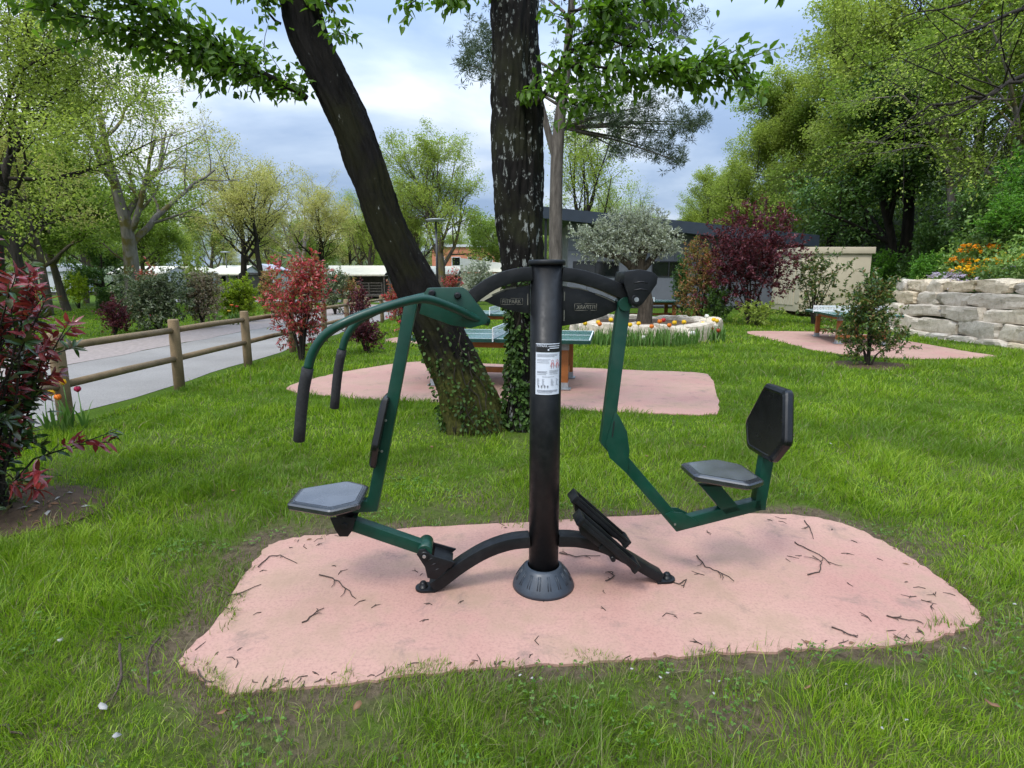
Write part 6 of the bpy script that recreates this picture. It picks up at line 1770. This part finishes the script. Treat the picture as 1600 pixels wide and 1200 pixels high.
def clover():
    c, d = [], []
    while len(c) < 7000:
        x, y = nr.uniform(-3.5, 3.5), nr.uniform(.9, 4.4)
        if patch(x, y, 2.2) < .45 or in_poly(x, y, PADS[0])[0]: continue
        h = nr.uniform(.015, .045); a0 = nr.uniform(0, 6.28)
        for k in range(3):
            a = a0 + k * 2.094
            c.append((x, y, h)); d.append((math.cos(a), math.sin(a), .25))
    V, T = leaf_arrays(np.array(c), np.array(d), .013, .012, fold=.1)
    tag(np_mesh('clover', V, tris=T, mat=M['clover']), 'low clover patches mixed into the front lawn', 'clover', kind='stuff')
M['clover'] = leafmat('clover_leaf', [(0.05, 0.12, 0.02), (0.09, 0.18, 0.03), (0.13, 0.22, 0.05)], 0.3, 0.55, 0.2)
clover()
# ------------------------------------------------------------------ grass
def grass():
    bands = [(0.75, 2.3, 15500, .0032, .056), (2.3, 3.4, 10500, .0040, .062), (3.4, 5.2, 5600, .0055, .066), (5.2, 8.5, 2300, .0085, .068), (8.5, 14, 800, .014, .07), (14, 27, 200, .026, .075)]
    X, Y, Wd, Ht, Dr = [], [], [], [], []
    for y0, y1, dens, wd, ht in bands:
        xr = min(12.6, 1.02 * y1 + 1.2); xl = -min(4.9, 1.02 * y1 + 1.2)
        n = int(dens * (y1 - y0) * (xr - xl))
        x = nr.uniform(xl, xr, n); y = nr.uniform(y0, y1, n)
        k = np.abs(x) < 1.02 * y + 1.2
        x, y = x[k], y[k]
        ins = np.zeros(len(x), bool)
        for pd in PADS: ins |= in_poly(x, y, pd)
        d = np.full(len(x), 9.0)
        pad0 = np.array(PADS[0])
        nearpad = (y < 4.6)
        if nearpad.any():
            xx, yy_ = x[nearpad], y[nearpad]; dm = np.full(len(xx), 9.0)
            for px_, py_ in pad0: dm = np.minimum(dm, np.hypot(xx - px_, yy_ - py_))
            d[nearpad] = dm
        # blades creep a little over the rim
        creep = ins & (d < .05 + .05 * patch(x, y, 4)) & (patch(x, y, 6) > -.15)
        keep = ~ins | creep
        # thin, worn turf round the pad and in patches
        worn = np.clip(1.25 - d / .38, 0, 1) * .70
        front = np.clip((2.15 - y) / .5, 0, 1) * np.clip(1.35 - np.abs(x + .1) * .6, .25, 1) * .45
        pt = patch(x, y, 1.7)
        prob = 1 - np.clip(worn * (.9 + .6 * patch(x, y, 3)), 0, .93) - front * np.clip(.6 - pt, 0, 1.2)
        prob *= np.clip(.85 + .35 * pt, .25, 1)
        tree = np.minimum(np.hypot(x - baseL.x - .05, y - TY), np.hypot(x - baseR.x, y - TY)); prob *= np.clip((tree - .3) / .45, .12, 1)
        for c, r in ((SHRUB_C, .75), (PHOT_C, .85)): prob *= np.clip((np.hypot(x - c.x, (y - c.y) * 1.4) - r * .75) / (r * .4), .04, 1)
        rd = np.hypot((x - RING_C.x) / 1.9, (y - RING_C.y) / 2.35); keep &= rd > 1
        keep &= nr.random(len(x)) < prob
        x, y, d = x[keep], y[keep], d[keep]
        m = len(x); lush = np.clip(.9 + .45 * patch(x, y, 1.1) + .35 * patch(x, y, 5.0), .4, 1.7) * np.clip(.62 + d * .5, .6, 1)
        X.append(x); Y.append(y); Wd.append(np.full(m, wd) * nr.uniform(.7, 1.3, m)); Ht.append(ht * lush * nr.uniform(.55, 1.35, m))
        Dr.append((nr.random(m) < np.clip(.085 + .28 * np.clip(1.1 - d / .4, 0, 1) + .12 * np.clip(2.4 - y, 0, 1), 0, 1)))
    # lawn beyond the road
    n = 14000; x = nr.uniform(-24, -10.7, n); y = nr.uniform(11, 40, n)
    X.append(x); Y.append(y); Wd.append(np.full(n, .035)); Ht.append(nr.uniform(.04, .10, n)); Dr.append(np.zeros(n, bool))
    X, Y, Wd, Ht, Dr = (np.concatenate(a) for a in (X, Y, Wd, Ht, Dr))
    def blades(sel, name, mat, label):
        x, y, w, h = X[sel], Y[sel], Wd[sel], Ht[sel]; n = len(x)
        a = nr.uniform(0, 2 * np.pi, n); lean = h * np.abs(nr.normal(0, .75, n)) + .004
        la = 2.2 * patch(x * 3, y * 3, 2.0) + nr.normal(0, 1.1, n)
        b = np.stack([x, y, np.zeros(n)], 1); s = np.stack([np.cos(a), np.sin(a), np.zeros(n)], 1) * (w / 2)[:, None]
        l = np.stack([np.cos(la), np.sin(la), np.zeros(n)], 1) * lean[:, None]
        up = np.zeros((n, 3)); up[:, 2] = h
        V = np.stack([b - s, b + s, b + l * .3 + up * .55 + s * .8, b + l * .3 + up * .55 - s * .8, b + l + up * .97], 1).reshape(-1, 3)
        i = (np.arange(n) * 5)[:, None]
        tag(np_mesh(name, V, quads=i + np.array([[0, 1, 2, 3]]), tris=i + np.array([[3, 2, 4]]), mat=mat), label, 'grass', kind='stuff')
    blades(~Dr, 'grass', M['grass'], 'bright green lawn grass growing round the pads')
    blades(Dr, 'dry_grass', M['grass_dry'], 'straw coloured dry blades in the lawn near the pad')
    print('blades', len(X))
grass()
print('objects', len(bpy.data.objects))
